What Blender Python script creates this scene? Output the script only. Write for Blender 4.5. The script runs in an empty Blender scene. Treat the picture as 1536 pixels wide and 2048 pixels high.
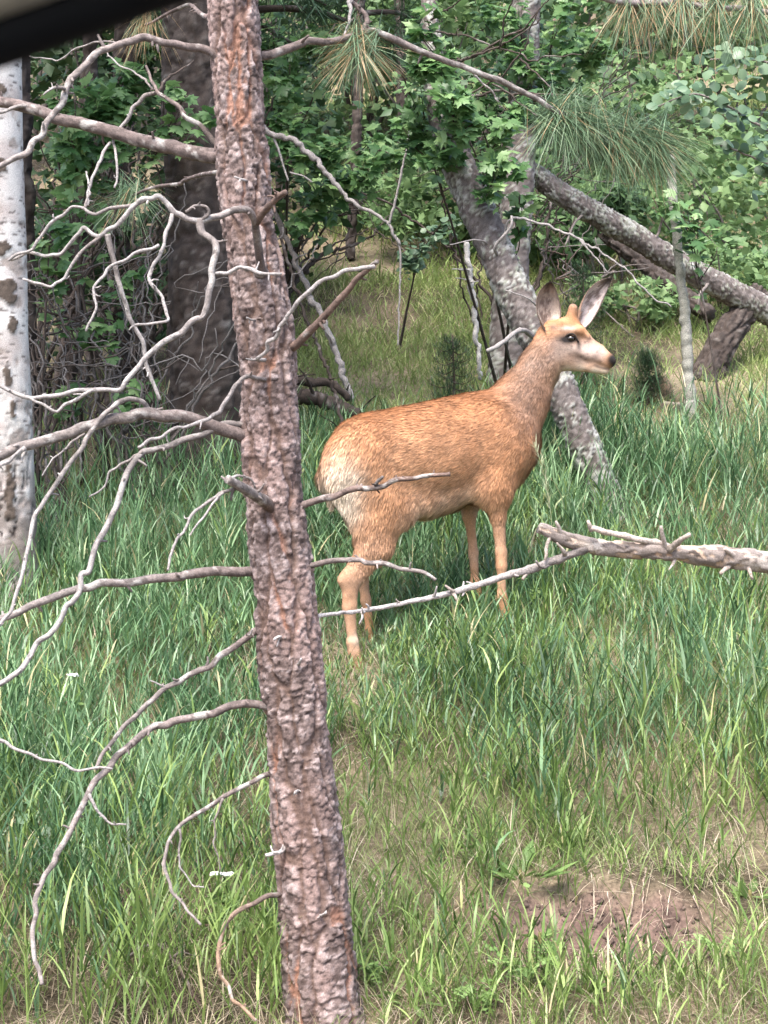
import bpy, math, random
import numpy as np
from mathutils import Vector, Matrix

random.seed(7)
RNG = np.random.default_rng(11)
SC = bpy.context.scene
COL = SC.collection
FPX = 3400.0            # focal length in photograph pixels (photo 1536 x 2048)

# ------------------------------------------------------------------ camera
cam_d = bpy.data.cameras.new('camera')
cam = bpy.data.objects.new('camera', cam_d)
COL.objects.link(cam)
cam.location = (0, 0, 0)
cam.rotation_euler = (math.radians(90), 0, 0)
cam_d.sensor_fit = 'VERTICAL'
cam_d.sensor_height = 36.0
cam_d.sensor_width = 27.0
cam_d.lens = 36.0 * FPX / 2048.0
cam_d.clip_start = 0.02
cam_d.clip_end = 400
cam_d.dof.use_dof = True
cam_d.dof.focus_distance = 7.0
cam_d.dof.aperture_fstop = 19.0
SC.camera = cam

# ------------------------------------------------------------------ light
SUN_EL, SUN_AZ = 60.0, 200.0          # azimuth measured clockwise from +Y (view direction)
W = bpy.data.worlds.new('World')
SC.world = W
W.use_nodes = True
wn = W.node_tree.nodes
wl = W.node_tree.links
sky = wn.new('ShaderNodeTexSky')
sky.sky_type = 'NISHITA'
sky.sun_disc = False
sky.sun_elevation = math.radians(SUN_EL)
sky.sun_rotation = math.radians(SUN_AZ)
sky.air_density = 1.0
sky.dust_density = 3.5
bg = wn['Background']
bg.inputs['Strength'].default_value = 0.105
wl.new(sky.outputs['Color'], bg.inputs['Color'])
sun_d = bpy.data.lights.new('sun', 'SUN')
sun_d.energy = 1.5
sun_d.angle = math.radians(26)
sun_d.color = (1.0, 0.965, 0.91)
sun = bpy.data.objects.new('sun', sun_d)
COL.objects.link(sun)
_e, _a = math.radians(SUN_EL), math.radians(SUN_AZ)
_to = Vector((math.sin(_a) * math.cos(_e), math.cos(_a) * math.cos(_e), math.sin(_e)))
sun.rotation_euler = _to.to_track_quat('Z', 'Y').to_euler()
sun.location = (0, 0, 30)
SC.view_settings.view_transform = 'Standard'
SC.view_settings.look = 'None'
SC.view_settings.gamma = 1.0
SC.view_settings.exposure = 2.4
SC.view_settings.use_curve_mapping = False
SC.cycles.max_bounces = 6
SC.cycles.transparent_max_bounces = 4

# ------------------------------------------------------------------ helpers
def Wp(px, py, d):
    """photograph pixel + distance along the view axis -> world point"""
    return np.array([(px - 768.0) / FPX * d, d, (1024.0 - py) / FPX * d])

def hash3(ix, iy, iz, seed=0):
    h = (ix.astype(np.int64) * 374761393 + iy.astype(np.int64) * 668265263 + iz.astype(np.int64) * 2147483647 + seed * 1274126177) & 0xFFFFFFFF
    h = ((h ^ (h >> 13)) * 1274126177) & 0xFFFFFFFF
    h = h ^ (h >> 16)
    return (h & 0xFFFFFF).astype(np.float64) / float(0xFFFFFF)

def vnoise(x, y, z=None, seed=0):
    x = np.asarray(x, float); y = np.asarray(y, float)
    z = np.zeros_like(x) if z is None else np.asarray(z, float)
    x, y, z = np.broadcast_arrays(x, y, z)
    ix, iy, iz = np.floor(x), np.floor(y), np.floor(z)
    fx, fy, fz = x - ix, y - iy, z - iz
    fx, fy, fz = [t * t * (3 - 2 * t) for t in (fx, fy, fz)]
    r = 0
    for a in (0, 1):
        for b in (0, 1):
            for c in (0, 1):
                w = (fx if a else 1 - fx) * (fy if b else 1 - fy) * (fz if c else 1 - fz)
                r = r + w * hash3(ix + a, iy + b, iz + c, seed)
    return r * 2 - 1

def fbm(x, y, z=None, oct=3, seed=0):
    r = 0; amp = 1.0; tot = 0
    x = np.asarray(x, float); y = np.asarray(y, float)
    z = None if z is None else np.asarray(z, float)
    for i in range(oct):
        r = r + amp * vnoise(x * 2 ** i, y * 2 ** i, None if z is None else z * 2 ** i, seed + i * 17)
        tot += amp; amp *= 0.5
    return r / tot

def smooth(a, b, x):
    t = np.clip((np.asarray(x, float) - a) / (b - a), 0, 1)
    return t * t * (3 - 2 * t)

def new_mesh(name, V, tris=None, quads=None, attrs=None, smooth_sh=True):
    V = np.asarray(V, np.float32)
    me = bpy.data.meshes.new(name)
    nt = 0 if tris is None else len(tris)
    nq = 0 if quads is None else len(quads)
    idx = []
    if nt: idx.append(np.asarray(tris, np.int32).ravel())
    if nq: idx.append(np.asarray(quads, np.int32).ravel())
    idx = np.concatenate(idx)
    starts = np.concatenate([np.arange(nt) * 3, nt * 3 + np.arange(nq) * 4]).astype(np.int32)
    me.vertices.add(len(V)); me.vertices.foreach_set('co', V.ravel())
    me.loops.add(len(idx)); me.loops.foreach_set('vertex_index', idx)
    me.polygons.add(nt + nq); me.polygons.foreach_set('loop_start', starts)
    me.polygons.foreach_set('use_smooth', np.full(nt + nq, smooth_sh, dtype=bool))
    for k, a in (attrs or {}).items():
        a = np.asarray(a, np.float32)
        if a.ndim == 1:
            at = me.attributes.new(k, 'FLOAT', 'POINT'); at.data.foreach_set('value', a)
        else:
            at = me.attributes.new(k, 'FLOAT_COLOR', 'POINT')
            c = np.ones((len(V), 4), np.float32); c[:, :3] = a
            at.data.foreach_set('color', c.ravel())
    me.update(calc_edges=True)
    return me

def obj(name, me, mat, parent=None, loc=None):
    o = bpy.data.objects.new(name, me)
    COL.objects.link(o)
    if mat is not None:
        me.materials.append(mat)
    if parent is not None:
        o.parent = parent
    if loc is not None:
        o.location = loc
    return o

def tag(o, label=None, cat=None, group=None, kind=None):
    if label: o['label'] = label
    if cat: o['category'] = cat
    if group: o['group'] = group
    if kind: o['kind'] = kind
    return o

class Thing:
    """Empty at the thing's base; parts are given in world coordinates."""
    def __init__(self, name, label, cat, base, group=None):
        self.o = bpy.data.objects.new(name, None)
        self.o.empty_display_size = 0.1
        COL.objects.link(self.o)
        self.base = np.asarray(base, float)
        self.o.location = self.base
        tag(self.o, label, cat, group)
    def part(self, name, V, mat, tris=None, quads=None, attrs=None, parent=None, kind=None, smooth_sh=True):
        o = obj(name, new_mesh(name, np.asarray(V) - self.base, tris, quads, attrs, smooth_sh), mat, parent or self.o)
        if kind: o['kind'] = kind
        return o

# ---- materials
def mat_new(name):
    m = bpy.data.materials.new(name)
    m.use_nodes = True
    return m, m.node_tree.nodes, m.node_tree.links, m.node_tree.nodes['Principled BSDF']

def ramp(n, stops):
    r = n.new('ShaderNodeValToRGB')
    e = r.color_ramp.elements
    while len(e) < len(stops): e.new(0.5)
    for i, (p, c) in enumerate(stops):
        e[i].position = p; e[i].color = (c[0], c[1], c[2], 1)
    return r

def leaf_mat(name, stops, trans=0.3, rough=0.5, spec=0.3, scale=25.0):
    """colour per leaf/blade from the attribute 'rnd' plus the object's random number"""
    m, n, l, p = mat_new(name)
    at = n.new('ShaderNodeAttribute'); at.attribute_name = 'rnd'
    oi = n.new('ShaderNodeObjectInfo')
    # single-leaf objects carry rnd = -1 and take the object's own random number instead
    ls = n.new('ShaderNodeMath'); ls.operation = 'LESS_THAN'; ls.inputs[1].default_value = -0.5
    l.new(at.outputs['Fac'], ls.inputs[0])
    mu = n.new('ShaderNodeMath'); mu.operation = 'MULTIPLY'
    l.new(ls.outputs[0], mu.inputs[0]); l.new(oi.outputs['Random'], mu.inputs[1])
    mx0 = n.new('ShaderNodeMath'); mx0.operation = 'MAXIMUM'; mx0.inputs[1].default_value = 0.0
    l.new(at.outputs['Fac'], mx0.inputs[0])
    fr = n.new('ShaderNodeMath'); fr.operation = 'ADD'
    l.new(mx0.outputs[0], fr.inputs[0]); l.new(mu.outputs[0], fr.inputs[1])
    r = ramp(n, stops); l.new(fr.outputs[0], r.inputs['Fac'])
    tc = n.new('ShaderNodeTexCoord')
    nz = n.new('ShaderNodeTexNoise'); nz.inputs['Scale'].default_value = scale
    l.new(tc.outputs['Object'], nz.inputs['Vector'])
    hs = n.new('ShaderNodeHueSaturation')
    mr = n.new('ShaderNodeMapRange'); mr.inputs['To Min'].default_value = 0.75; mr.inputs['To Max'].default_value = 1.25
    l.new(nz.outputs['Fac'], mr.inputs['Value']); l.new(mr.outputs['Result'], hs.inputs['Value'])
    l.new(r.outputs['Color'], hs.inputs['Color'])
    l.new(hs.outputs['Color'], p.inputs['Base Color'])
    p.inputs['Roughness'].default_value = rough
    p.inputs['Specular IOR Level'].default_value = spec
    tr = n.new('ShaderNodeBsdfTranslucent')
    l.new(hs.outputs['Color'], tr.inputs['Color'])
    mx = n.new('ShaderNodeMixShader'); mx.inputs['Fac'].default_value = trans
    l.new(p.outputs[0], mx.inputs[1]); l.new(tr.outputs[0], mx.inputs[2])
    l.new(mx.outputs[0], n['Material Output'].inputs['Surface'])
    return m

def col_mat(name, rough=0.85, spec=0.2, nscale=120.0, amt=0.35, bump=0.4, bscale=None):
    """colour from the vertex colour attribute 'Col' (the thing's own colours), with grain"""
    m, n, l, p = mat_new(name)
    at = n.new('ShaderNodeAttribute'); at.attribute_name = 'Col'
    tc = n.new('ShaderNodeTexCoord')
    nz = n.new('ShaderNodeTexNoise'); nz.inputs['Scale'].default_value = nscale
    nz.inputs['Detail'].default_value = 4; nz.inputs['Roughness'].default_value = 0.65
    l.new(tc.outputs['Object'], nz.inputs['Vector'])
    mr = n.new('ShaderNodeMapRange'); mr.inputs['From Min'].default_value = 0.3; mr.inputs['From Max'].default_value = 0.7
    mr.inputs['To Min'].default_value = 1 - amt; mr.inputs['To Max'].default_value = 1 + amt
    l.new(nz.outputs['Fac'], mr.inputs['Value'])
    hs = n.new('ShaderNodeHueSaturation')
    l.new(at.outputs['Color'], hs.inputs['Color']); l.new(mr.outputs['Result'], hs.inputs['Value'])
    l.new(hs.outputs['Color'], p.inputs['Base Color'])
    p.inputs['Roughness'].default_value = rough
    p.inputs['Specular IOR Level'].default_value = spec
    if bump:
        bp = n.new('ShaderNodeBump'); bp.inputs['Strength'].default_value = bump; bp.inputs['Distance'].default_value = 0.004
        l.new(nz.outputs['Fac'], bp.inputs['Height']); l.new(bp.outputs['Normal'], p.inputs['Normal'])
    return m

def flat_mat(name, color, rough=0.6, spec=0.3, nscale=40.0, amt=0.2):
    m, n, l, p = mat_new(name)
    tc = n.new('ShaderNodeTexCoord')
    nz = n.new('ShaderNodeTexNoise'); nz.inputs['Scale'].default_value = nscale; nz.inputs['Detail'].default_value = 4
    l.new(tc.outputs['Object'], nz.inputs['Vector'])
    r = ramp(n, [(0.3, [c * (1 - amt) for c in color]), (0.7, [c * (1 + amt) for c in color])])
    l.new(nz.outputs['Fac'], r.inputs['Fac']); l.new(r.outputs['Color'], p.inputs['Base Color'])
    p.inputs['Roughness'].default_value = rough
    p.inputs['Specular IOR Level'].default_value = spec
    return m

# ------------------------------------------------------------------ ground
_GY = [-40, 1.9, 2.6, 3.6, 4.3, 4.7, 8.0, 14.0, 26.0, 45.0, 75.0]
_GZ = [-1.3, -1.3, -1.55, -1.80, -1.775, -1.623, -0.336, 2.004, 6.684, 14.5, 27.0]
DIRT = Wp(1200, 1868, 5.42)           # centre of the bare soil patch
def ground(x, y):
    x = np.asarray(x, float); y = np.asarray(y, float)
    z = np.interp(y, _GY, _GZ)
    k = smooth(3.0, 5.0, y)
    z = z + k * (0.035 * fbm(x * 0.9, y * 0.9, oct=2, seed=3) + 0.018 * fbm(x * 4, y * 4, oct=2, seed=4))
    z = z + smooth(9, 16, y) * 0.35 * fbm(x * 0.25, y * 0.25, oct=2, seed=9)
    # little cut bank over the bare soil
    gx = (x - DIRT[0]) / 0.46
    m = np.exp(-gx ** 4)
    z = z + m * (0.07 * np.exp(-((y - 5.60) / 0.11) ** 2) - 0.085 * np.exp(-((y - 5.38) / 0.15) ** 2) + 0.045 * fbm(x * 13, y * 13, oct=3, seed=8) * np.exp(-((y - 5.40) / 0.2) ** 2))
    return z
def dirtmask(x, y):
    e = ((x - DIRT[0]) / 0.42) ** 2 + ((y - 5.39) / 0.18) ** 2 + 0.9 * fbm(np.asarray(x) * 5, np.asarray(y) * 7, oct=3, seed=21)
    return 1 - smooth(0.55, 1.25, e)
def gd(px, d):
    """world point on the ground below pixel column px at distance d"""
    x = (px - 768.0) / FPX * d
    return np.array([x, d, float(ground(x, d))])
def drop(p):
    return np.array([p[0], p[1], float(ground(p[0], p[1]))])

xs = np.concatenate([np.linspace(-60, -6.4, 24), np.linspace(-6, -1.9, 36), np.linspace(-1.85, 2.0, 130), np.linspace(2.1, 6, 36), np.linspace(6.4, 60, 24)])
ys = np.concatenate([np.linspace(1.9, 4.4, 16), np.linspace(4.45, 6.0, 80), np.linspace(6.05, 9.5, 60), np.linspace(9.6, 20, 60), np.linspace(20.5, 75, 40)])
GX, GY = np.meshgrid(xs, ys)
GZ = ground(GX, GY)
V = np.stack([GX, GY, GZ], -1).reshape(-1, 3)
ny, nx = GX.shape
I = np.arange(ny * nx).reshape(ny, nx)
quads = np.stack([I[:-1, :-1], I[:-1, 1:], I[1:, 1:], I[1:, :-1]], -1).reshape(-1, 4)
dm = dirtmask(GX, GY)
n1 = fbm(GX * 3, GY * 3, oct=4, seed=31) * 0.5 + 0.5
n2 = fbm(GX * 0.8, GY * 0.8, oct=3, seed=37) * 0.5 + 0.5
litter = np.array([0.15, 0.115, 0.08]); dark = np.array([0.055, 0.045, 0.03]); soil = np.array([0.115, 0.077, 0.064])
straw = np.array([0.32, 0.265, 0.18])
c = dark + (litter - dark) * smooth(0.3, 0.65, n1)[..., None]
c = c + (straw - c) * (smooth(0.45, 0.7, n2) * 0.5)[..., None]
soilv = soil * (0.75 + 0.6 * smooth(0.25, 0.75, fbm(GX * 14, GY * 14, oct=3, seed=33) * 0.5 + 0.5))[..., None]
c = c + (soilv - c) * dm[..., None]
gmat = col_mat('soil_and_litter', rough=0.95, spec=0.1, nscale=60, amt=0.5, bump=0.8)
g = obj('ground', new_mesh('ground', V, quads=quads, attrs={'Col': c.reshape(-1, 3)}), gmat)
tag(g, kind='structure')
rm = flat_mat('asphalt', (0.05, 0.05, 0.052), rough=0.9, nscale=150)
rd = obj('road', new_mesh('road', [(-60, -12, -1.296), (60, -12, -1.296), (60, 1.93, -1.296), (-60, 1.93, -1.296), (-60, -12, -1.6), (60, -12, -1.6), (60, 1.93, -1.6), (-60, 1.93, -1.6)],
         quads=[(0, 1, 2, 3), (4, 7, 6, 5), (0, 4, 5, 1), (1, 5, 6, 2), (2, 6, 7, 3), (3, 7, 4, 0)], smooth_sh=False), rm)
tag(rd, kind='structure')

# ------------------------------------------------------------------ tubes (limbs, twigs, roots)
def catmull(P, n):
    P = np.asarray(P, float)
    if len(P) == 2:
        t = np.linspace(0, 1, n)[:, None]
        return P[0] + (P[1] - P[0]) * t
    Q = np.vstack([2 * P[0] - P[1], P, 2 * P[-1] - P[-2]])
    seg = np.linalg.norm(np.diff(P[:, :3], axis=0), axis=1); s = np.concatenate([[0], np.cumsum(seg)])
    u = np.linspace(0, s[-1], n)
    i = np.clip(np.searchsorted(s, u, side='right') - 1, 0, len(P) - 2)
    t = ((u - s[i]) / np.maximum(seg[i], 1e-9))[:, None]
    p0, p1, p2, p3 = Q[i], Q[i + 1], Q[i + 2], Q[i + 3]
    return 0.5 * (2 * p1 + (p2 - p0) * t + (2 * p0 - 5 * p1 + 4 * p2 - p3) * t ** 2 + (3 * p1 - p0 - 3 * p2 + p3) * t ** 3)

def frames(C):
    T = np.gradient(C, axis=0); T /= np.linalg.norm(T, axis=1)[:, None] + 1e-12
    N = np.zeros_like(C)
    a = np.array([0, 0, 1.0]) if abs(T[0, 2]) < 0.9 else np.array([0, -1.0, 0])
    v = np.cross(T[0], a); v /= np.linalg.norm(v); N[0] = v
    for i in range(1, len(C)):
        v = N[i - 1] - T[i] * np.dot(N[i - 1], T[i]); N[i] = v / (np.linalg.norm(v) + 1e-12)
    return T, N, np.cross(T, N)

def tube(C, R, sides=8, rough=0.12, seed=0, nf=60.0):
    """closed tapered tube about centreline C with radii R -> V, quads, tris, param t per vertex"""
    C = np.asarray(C, float); R = np.asarray(R, float)
    T, N, B = frames(C)
    a = np.linspace(0, 2 * np.pi, sides, endpoint=False)
    ca, sa = np.cos(a), np.sin(a)
    Rr = R[:, None] * np.ones(sides)[None, :]
    if rough:
        s = np.concatenate([[0], np.cumsum(np.linalg.norm(np.diff(C, axis=0), axis=1))])
        Rr = Rr * (1 + rough * fbm(s[:, None] * nf, ca[None] * 1.7 + seed, sa[None] * 1.7, oct=2, seed=seed))
    V = C[:, None] + Rr[..., None] * (ca[None, :, None] * N[:, None] + sa[None, :, None] * B[:, None])
    m = len(C)
    V = np.concatenate([V.reshape(-1, 3), C[:1] - T[:1] * R[0] * 0.3, C[-1:] + T[-1:] * R[-1] * 0.5])
    i = np.arange(m - 1)[:, None] * sides; j = np.arange(sides)[None]; j2 = (j + 1) % sides
    q = np.stack([i + j, i + j2, i + sides + j2, i + sides + j], -1).reshape(-1, 4)
    j = np.arange(sides); j2 = (j + 1) % sides
    t1 = np.stack([np.full(sides, m * sides), j2, j], -1)
    o = (m - 1) * sides
    t2 = np.stack([np.full(sides, m * sides + 1), o + j, o + j2], -1)
    t = np.concatenate([np.repeat(np.linspace(0, 1, m), sides), [0, 1]])
    return V, q, np.concatenate([t1, t2]), t

def limb(path, w0, w1, d0=None, d1=None, step=0.012, sides=8, rough=0.18, seed=0, wig=0.0, power=1.0):
    """path: list of (px,py) with depth d0->d1, or (px,py,d); w0,w1: diameters in photo pixels"""
    P = []
    for i, p in enumerate(path):
        if len(p) == 3: P.append(Wp(*p))
        else:
            f = i / (len(path) - 1)
            P.append(Wp(p[0], p[1], d0 + (d1 - d0) * f))
    P = np.array(P)
    L = np.sum(np.linalg.norm(np.diff(P, axis=0), axis=1))
    n = max(6, int(L / step))
    C = catmull(P, n)
    if wig:
        s = np.linspace(0, L, n)
        for k in range(3):
            C[:, k] += wig * (fbm(s * 14, s * 0 + k * 7.3 + seed, oct=2, seed=seed + k) + 0.6 * vnoise(s * 45, s * 0 + k * 3.3 + seed, seed=seed + k + 40)) * smooth(0, 0.15, np.linspace(0, 1, n))
    dm_ = P[:, 1].mean()
    R = 0.5 * (w0 + (w1 - w0) * np.linspace(0, 1, n) ** power) * dm_ / FPX
    sl = np.linspace(0, L, n)
    R = R * (1 + 0.14 * fbm(sl * 23, sl * 0 + seed, oct=3, seed=seed + 3) + 0.12 * smooth(0.45, 0.75, vnoise(sl * 17, sl * 0 + seed * 3.1, seed=seed + 4)))
    return tube(C, R, sides, rough, seed), C, R

def kink(path, seed, amt=0.10):
    """insert off-line points so that dead wood bends in angles"""
    r = np.random.default_rng(seed); out = [tuple(path[0])]
    for a, b in zip(path[:-1], path[1:]):
        a, b = np.array(a, float), np.array(b, float)
        L = math.hypot(b[0] - a[0], b[1] - a[1])
        if L > 26:
            for f in ((0.5,) if L < 70 else (0.34, 0.67)):
                m = a + (b - a) * (f + 0.08 * r.normal())
                k = amt * min(L, 60) * r.normal()
                m[0] += -(b[1] - a[1]) / L * k; m[1] += (b[0] - a[0]) / L * k
                out.append(tuple(m))
        out.append(tuple(b))
    return out

def jit(seed, *shape):
    return np.random.default_rng(seed).random(shape)

twig_mat = col_mat('weathered_twig_bark', rough=0.9, spec=0.15, nscale=160, amt=0.5, bump=0.7)
PALE = np.array([0.27, 0.245, 0.235]); GREYB = np.array([0.17, 0.145, 0.135]); BROWN = np.array([0.11, 0.075, 0.062]); DARKB = np.array([0.045, 0.035, 0.03])
def twig_col(V, t, c0, c1, seed):
    b = fbm(V[:, 0] * 40, V[:, 1] * 40, V[:, 2] * 40, oct=2, seed=seed)
    c = c0 + (c1 - c0) * smooth(0.0, 0.7, t)[:, None]
    c = c * (1 + 0.35 * b)[:, None]
    pale = smooth(0.15, 0.5, fbm(V[:, 0] * 22, V[:, 1] * 22, V[:, 2] * 22, oct=3, seed=seed + 5))
    return np.clip(c + (PALE * 1.1 - c) * (0.45 * pale)[:, None], 0, 1)

def add_limb(th, name, path, w0, w1, d0=None, d1=None, c0=GREYB, c1=PALE, parent=None, seed=0, sides=8, wig=0.004, rough=0.2, step=0.012, power=1.0, mat=None, spurs=0):
    (V, q, t, tp), C, R = limb(path, w0, w1, d0, d1, step, sides, rough, seed, wig, power)
    if spurs:                                   # snapped-off side spurs
        rs = np.random.default_rng(seed + 9)
        Vs, qs, ts, tps = [V], [q], [t], [tp]; off = len(V)
        for _ in range(spurs):
            k = rs.integers(int(len(C) * 0.12), len(C) - 1)
            dv = rs.normal(size=3); dv /= np.linalg.norm(dv)
            Ls = R[k] * (1.6 + 4.5 * rs.random() ** 2)
            e = C[k] + dv * (R[k] * 0.8 + Ls)
            m_ = C[k] + dv * (R[k] * 0.8 + Ls) * 0.5 + rs.normal(size=3) * Ls * 0.15
            v2, q2, t2_, tp2 = tube(catmull([C[k], m_, e], 5), np.linspace(min(R[k] * 0.75, 0.006), R[k] * 0.22 + 0.0006, 5), 5, 0.2, seed)
            Vs.append(v2); qs.append(q2 + off); ts.append(t2_ + off); tps.append(np.full(len(v2), k / len(C))); off += len(v2)
        V, q, t, tp = np.concatenate(Vs), np.concatenate(qs), np.concatenate(ts), np.concatenate(tps)
    return th.part(name, V, mat or twig_mat, t, q, {'Col': twig_col(V, tp, c0, c1, seed)}, parent), C

# ------------------------------------------------------------------ ribbons (grass blades, needles, fur)
def ribbons(P, az, lean, length, width, curve, seg=3, rnd=None, twist=None, fold=0.0, tipw=0.0, midw=1.0):
    """P (n,3) bases; az azimuth; lean from vertical at base; curve = extra lean at the tip (radians)"""
    n = len(P)
    pts = [P]; cur = P.copy()
    L = (length / seg)[:, None]
    for k in range(seg):
        a = lean + curve * ((k + 0.5) / seg) ** 1.3
        dirv = np.stack([np.cos(az) * np.sin(a), np.sin(az) * np.sin(a), np.cos(a)], -1)
        cur = cur + dirv * L
        pts.append(cur)
    tw = az + np.pi / 2 if twist is None else az + np.pi / 2 + twist
    side = np.stack([np.cos(tw), np.sin(tw), np.zeros(n)], -1)
    prof = [0.55] + [midw * (1 - (k / seg) ** 2.2) for k in range(1, seg)]
    rows = []
    for k in range(seg):
        w = (width * prof[k] * 0.5)[:, None]
        rows += [pts[k] - side * w, pts[k] + side * w]
    rows.append(pts[seg])
    V = np.stack(rows, 1)                       # n, 2*seg+1, 3
    m = 2 * seg + 1
    o = (np.arange(n) * m)[:, None]
    q = np.concatenate([o + np.array([2 * k, 2 * k + 1, 2 * k + 3, 2 * k + 2]) for k in range(seg - 1)], 0)
    t = o + np.array([2 * seg - 2, 2 * seg - 1, 2 * seg])
    rnd = RNG.random(n) if rnd is None else rnd
    return V.reshape(-1, 3), q, t, np.repeat(rnd, m)

class Batch:
    def __init__(self): self.V = []; self.q = []; self.t = []; self.r = []; self.n = 0
    def add(self, V, q=None, t=None, r=None):
        if q is not None and len(q): self.q.append(np.asarray(q) + self.n)
        if t is not None and len(t): self.t.append(np.asarray(t) + self.n)
        self.V.append(V); self.r.append(np.zeros(len(V)) if r is None else r); self.n += len(V)
    def mesh_args(self):
        return np.concatenate(self.V), (np.concatenate(self.t) if self.t else None), (np.concatenate(self.q) if self.q else None), np.concatenate(self.r)

def leaves(tmplV, tmplF, P, nrm, up, scale, rnd):
    """scatter copies of a leaf template (x across, y along, z normal)"""
    n = len(P)
    nrm = nrm / (np.linalg.norm(nrm, axis=1)[:, None] + 1e-9)
    y = up - nrm * np.sum(up * nrm, 1)[:, None]
    y /= np.linalg.norm(y, axis=1)[:, None] + 1e-9
    x = np.cross(y, nrm)
    T = np.asarray(tmplV, float)
    V = P[:, None] + scale[:, None, None] * (T[None, :, 0:1] * x[:, None] + T[None, :, 1:2] * y[:, None] + T[None, :, 2:3] * nrm[:, None])
    m = len(T)
    F = (np.arange(n) * m)[:, None, None] + np.asarray(tmplF)[None]
    return V.reshape(-1, 3), F.reshape(-1, 3), np.repeat(rnd, m)

# leaf templates (stalk at the origin, blade along +y, unit length about 1)
def maple_tmpl():
    o = [(0, 0.0), (0.22, -0.03), (0.34, 0.10), (0.62, 0.16), (0.47, 0.30), (0.60, 0.44), (0.80, 0.62), (0.52, 0.60), (0.40, 0.66), (0.28, 0.56), (0.27, 0.78), (0.16, 0.80), (0.0, 1.08)]
    pts = o + [(-x, y) for x, y in o[-2:0:-1]]
    V = [(0, 0.38, 0.05)] + [(x, y, -0.10 * abs(x) - 0.12 * max(0, y - 0.4) ** 2) for x, y in pts]
    n = len(pts)
    return V, [(0, 1 + i, 1 + (i + 1) % n) for i in range(n)]
def round_tmpl():
    pts = [(0, 0), (0.28, 0.08), (0.46, 0.32), (0.44, 0.58), (0.26, 0.80), (0, 0.98), (-0.26, 0.80), (-0.44, 0.58), (-0.46, 0.32), (-0.28, 0.08)]
    V = [(0, 0.45, 0.04)] + [(x, y, -0.14 * abs(x)) for x, y in pts]
    n = len(pts)
    return V, [(0, 1 + i, 1 + (i + 1) % n) for i in range(n)]
def lance_tmpl(w=0.16):
    V = [(0, 0, 0), (w * 0.7, 0.3, -0.03), (0, 0.33, 0.03), (-w * 0.7, 0.3, -0.03), (w, 0.62, -0.06), (0, 0.64, 0.0), (-w, 0.62, -0.06), (0, 1, -0.10)]
    return V, [(0, 1, 2), (0, 2, 3), (1, 4, 5), (1, 5, 2), (2, 5, 6), (2, 6, 3), (4, 7, 5), (5, 7, 6)]
def dia_tmpl():
    V = [(0, 0, 0), (0.36, 0.4, -0.06), (0, 0.45, 0.04), (-0.36, 0.4, -0.06), (0, 1, -0.05)]
    return V, [(0, 1, 2), (0, 2, 3), (1, 4, 2), (2, 4, 3)]
MAPLE, ROUND, LANCE, DIAM = maple_tmpl(), round_tmpl(), lance_tmpl(), dia_tmpl()

# ------------------------------------------------------------------ trunks
def voro(s, h, cw, ch, circ, seed, jitter=0.95, full=False):
    """2D cellular noise periodic in s; returns F1, F2, per-cell random"""
    n = max(3, int(round(circ / cw)))
    u = s / circ * n; v = h / ch
    iu, iv = np.floor(u), np.floor(v)
    OU = np.zeros(u.shape); OV = np.zeros(u.shape)
    F1 = np.full(u.shape, 9.0); F2 = np.full(u.shape, 9.0); ID = np.zeros(u.shape)
    for a in (-1, 0, 1):
        for b in (-1, 0, 1):
            cu, cv = iu + a, iv + b
            w = np.mod(cu, n)
            px = cu + 0.5 + jitter * (hash3(w, cv, w * 0, seed) - 0.5)
            pv = cv + 0.5 + jitter * (hash3(w, cv, w * 0 + 1, seed) - 0.5)
            d = np.sqrt((u - px) ** 2 + (v - pv) ** 2)
            r = hash3(w, cv, w * 0 + 2, seed)
            m = d < F1
            F2 = np.where(m, F1, np.minimum(F2, d))
            ID = np.where(m, r, ID); F1 = np.where(m, d, F1); OU = np.where(m, u - px, OU); OV = np.where(m, v - pv, OV)
    return (F1, F2, ID, OU, OV) if full else (F1, F2, ID)

def mix(a, b, f):
    f = np.asarray(f)[..., None]
    return a + (b - a) * f

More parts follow.
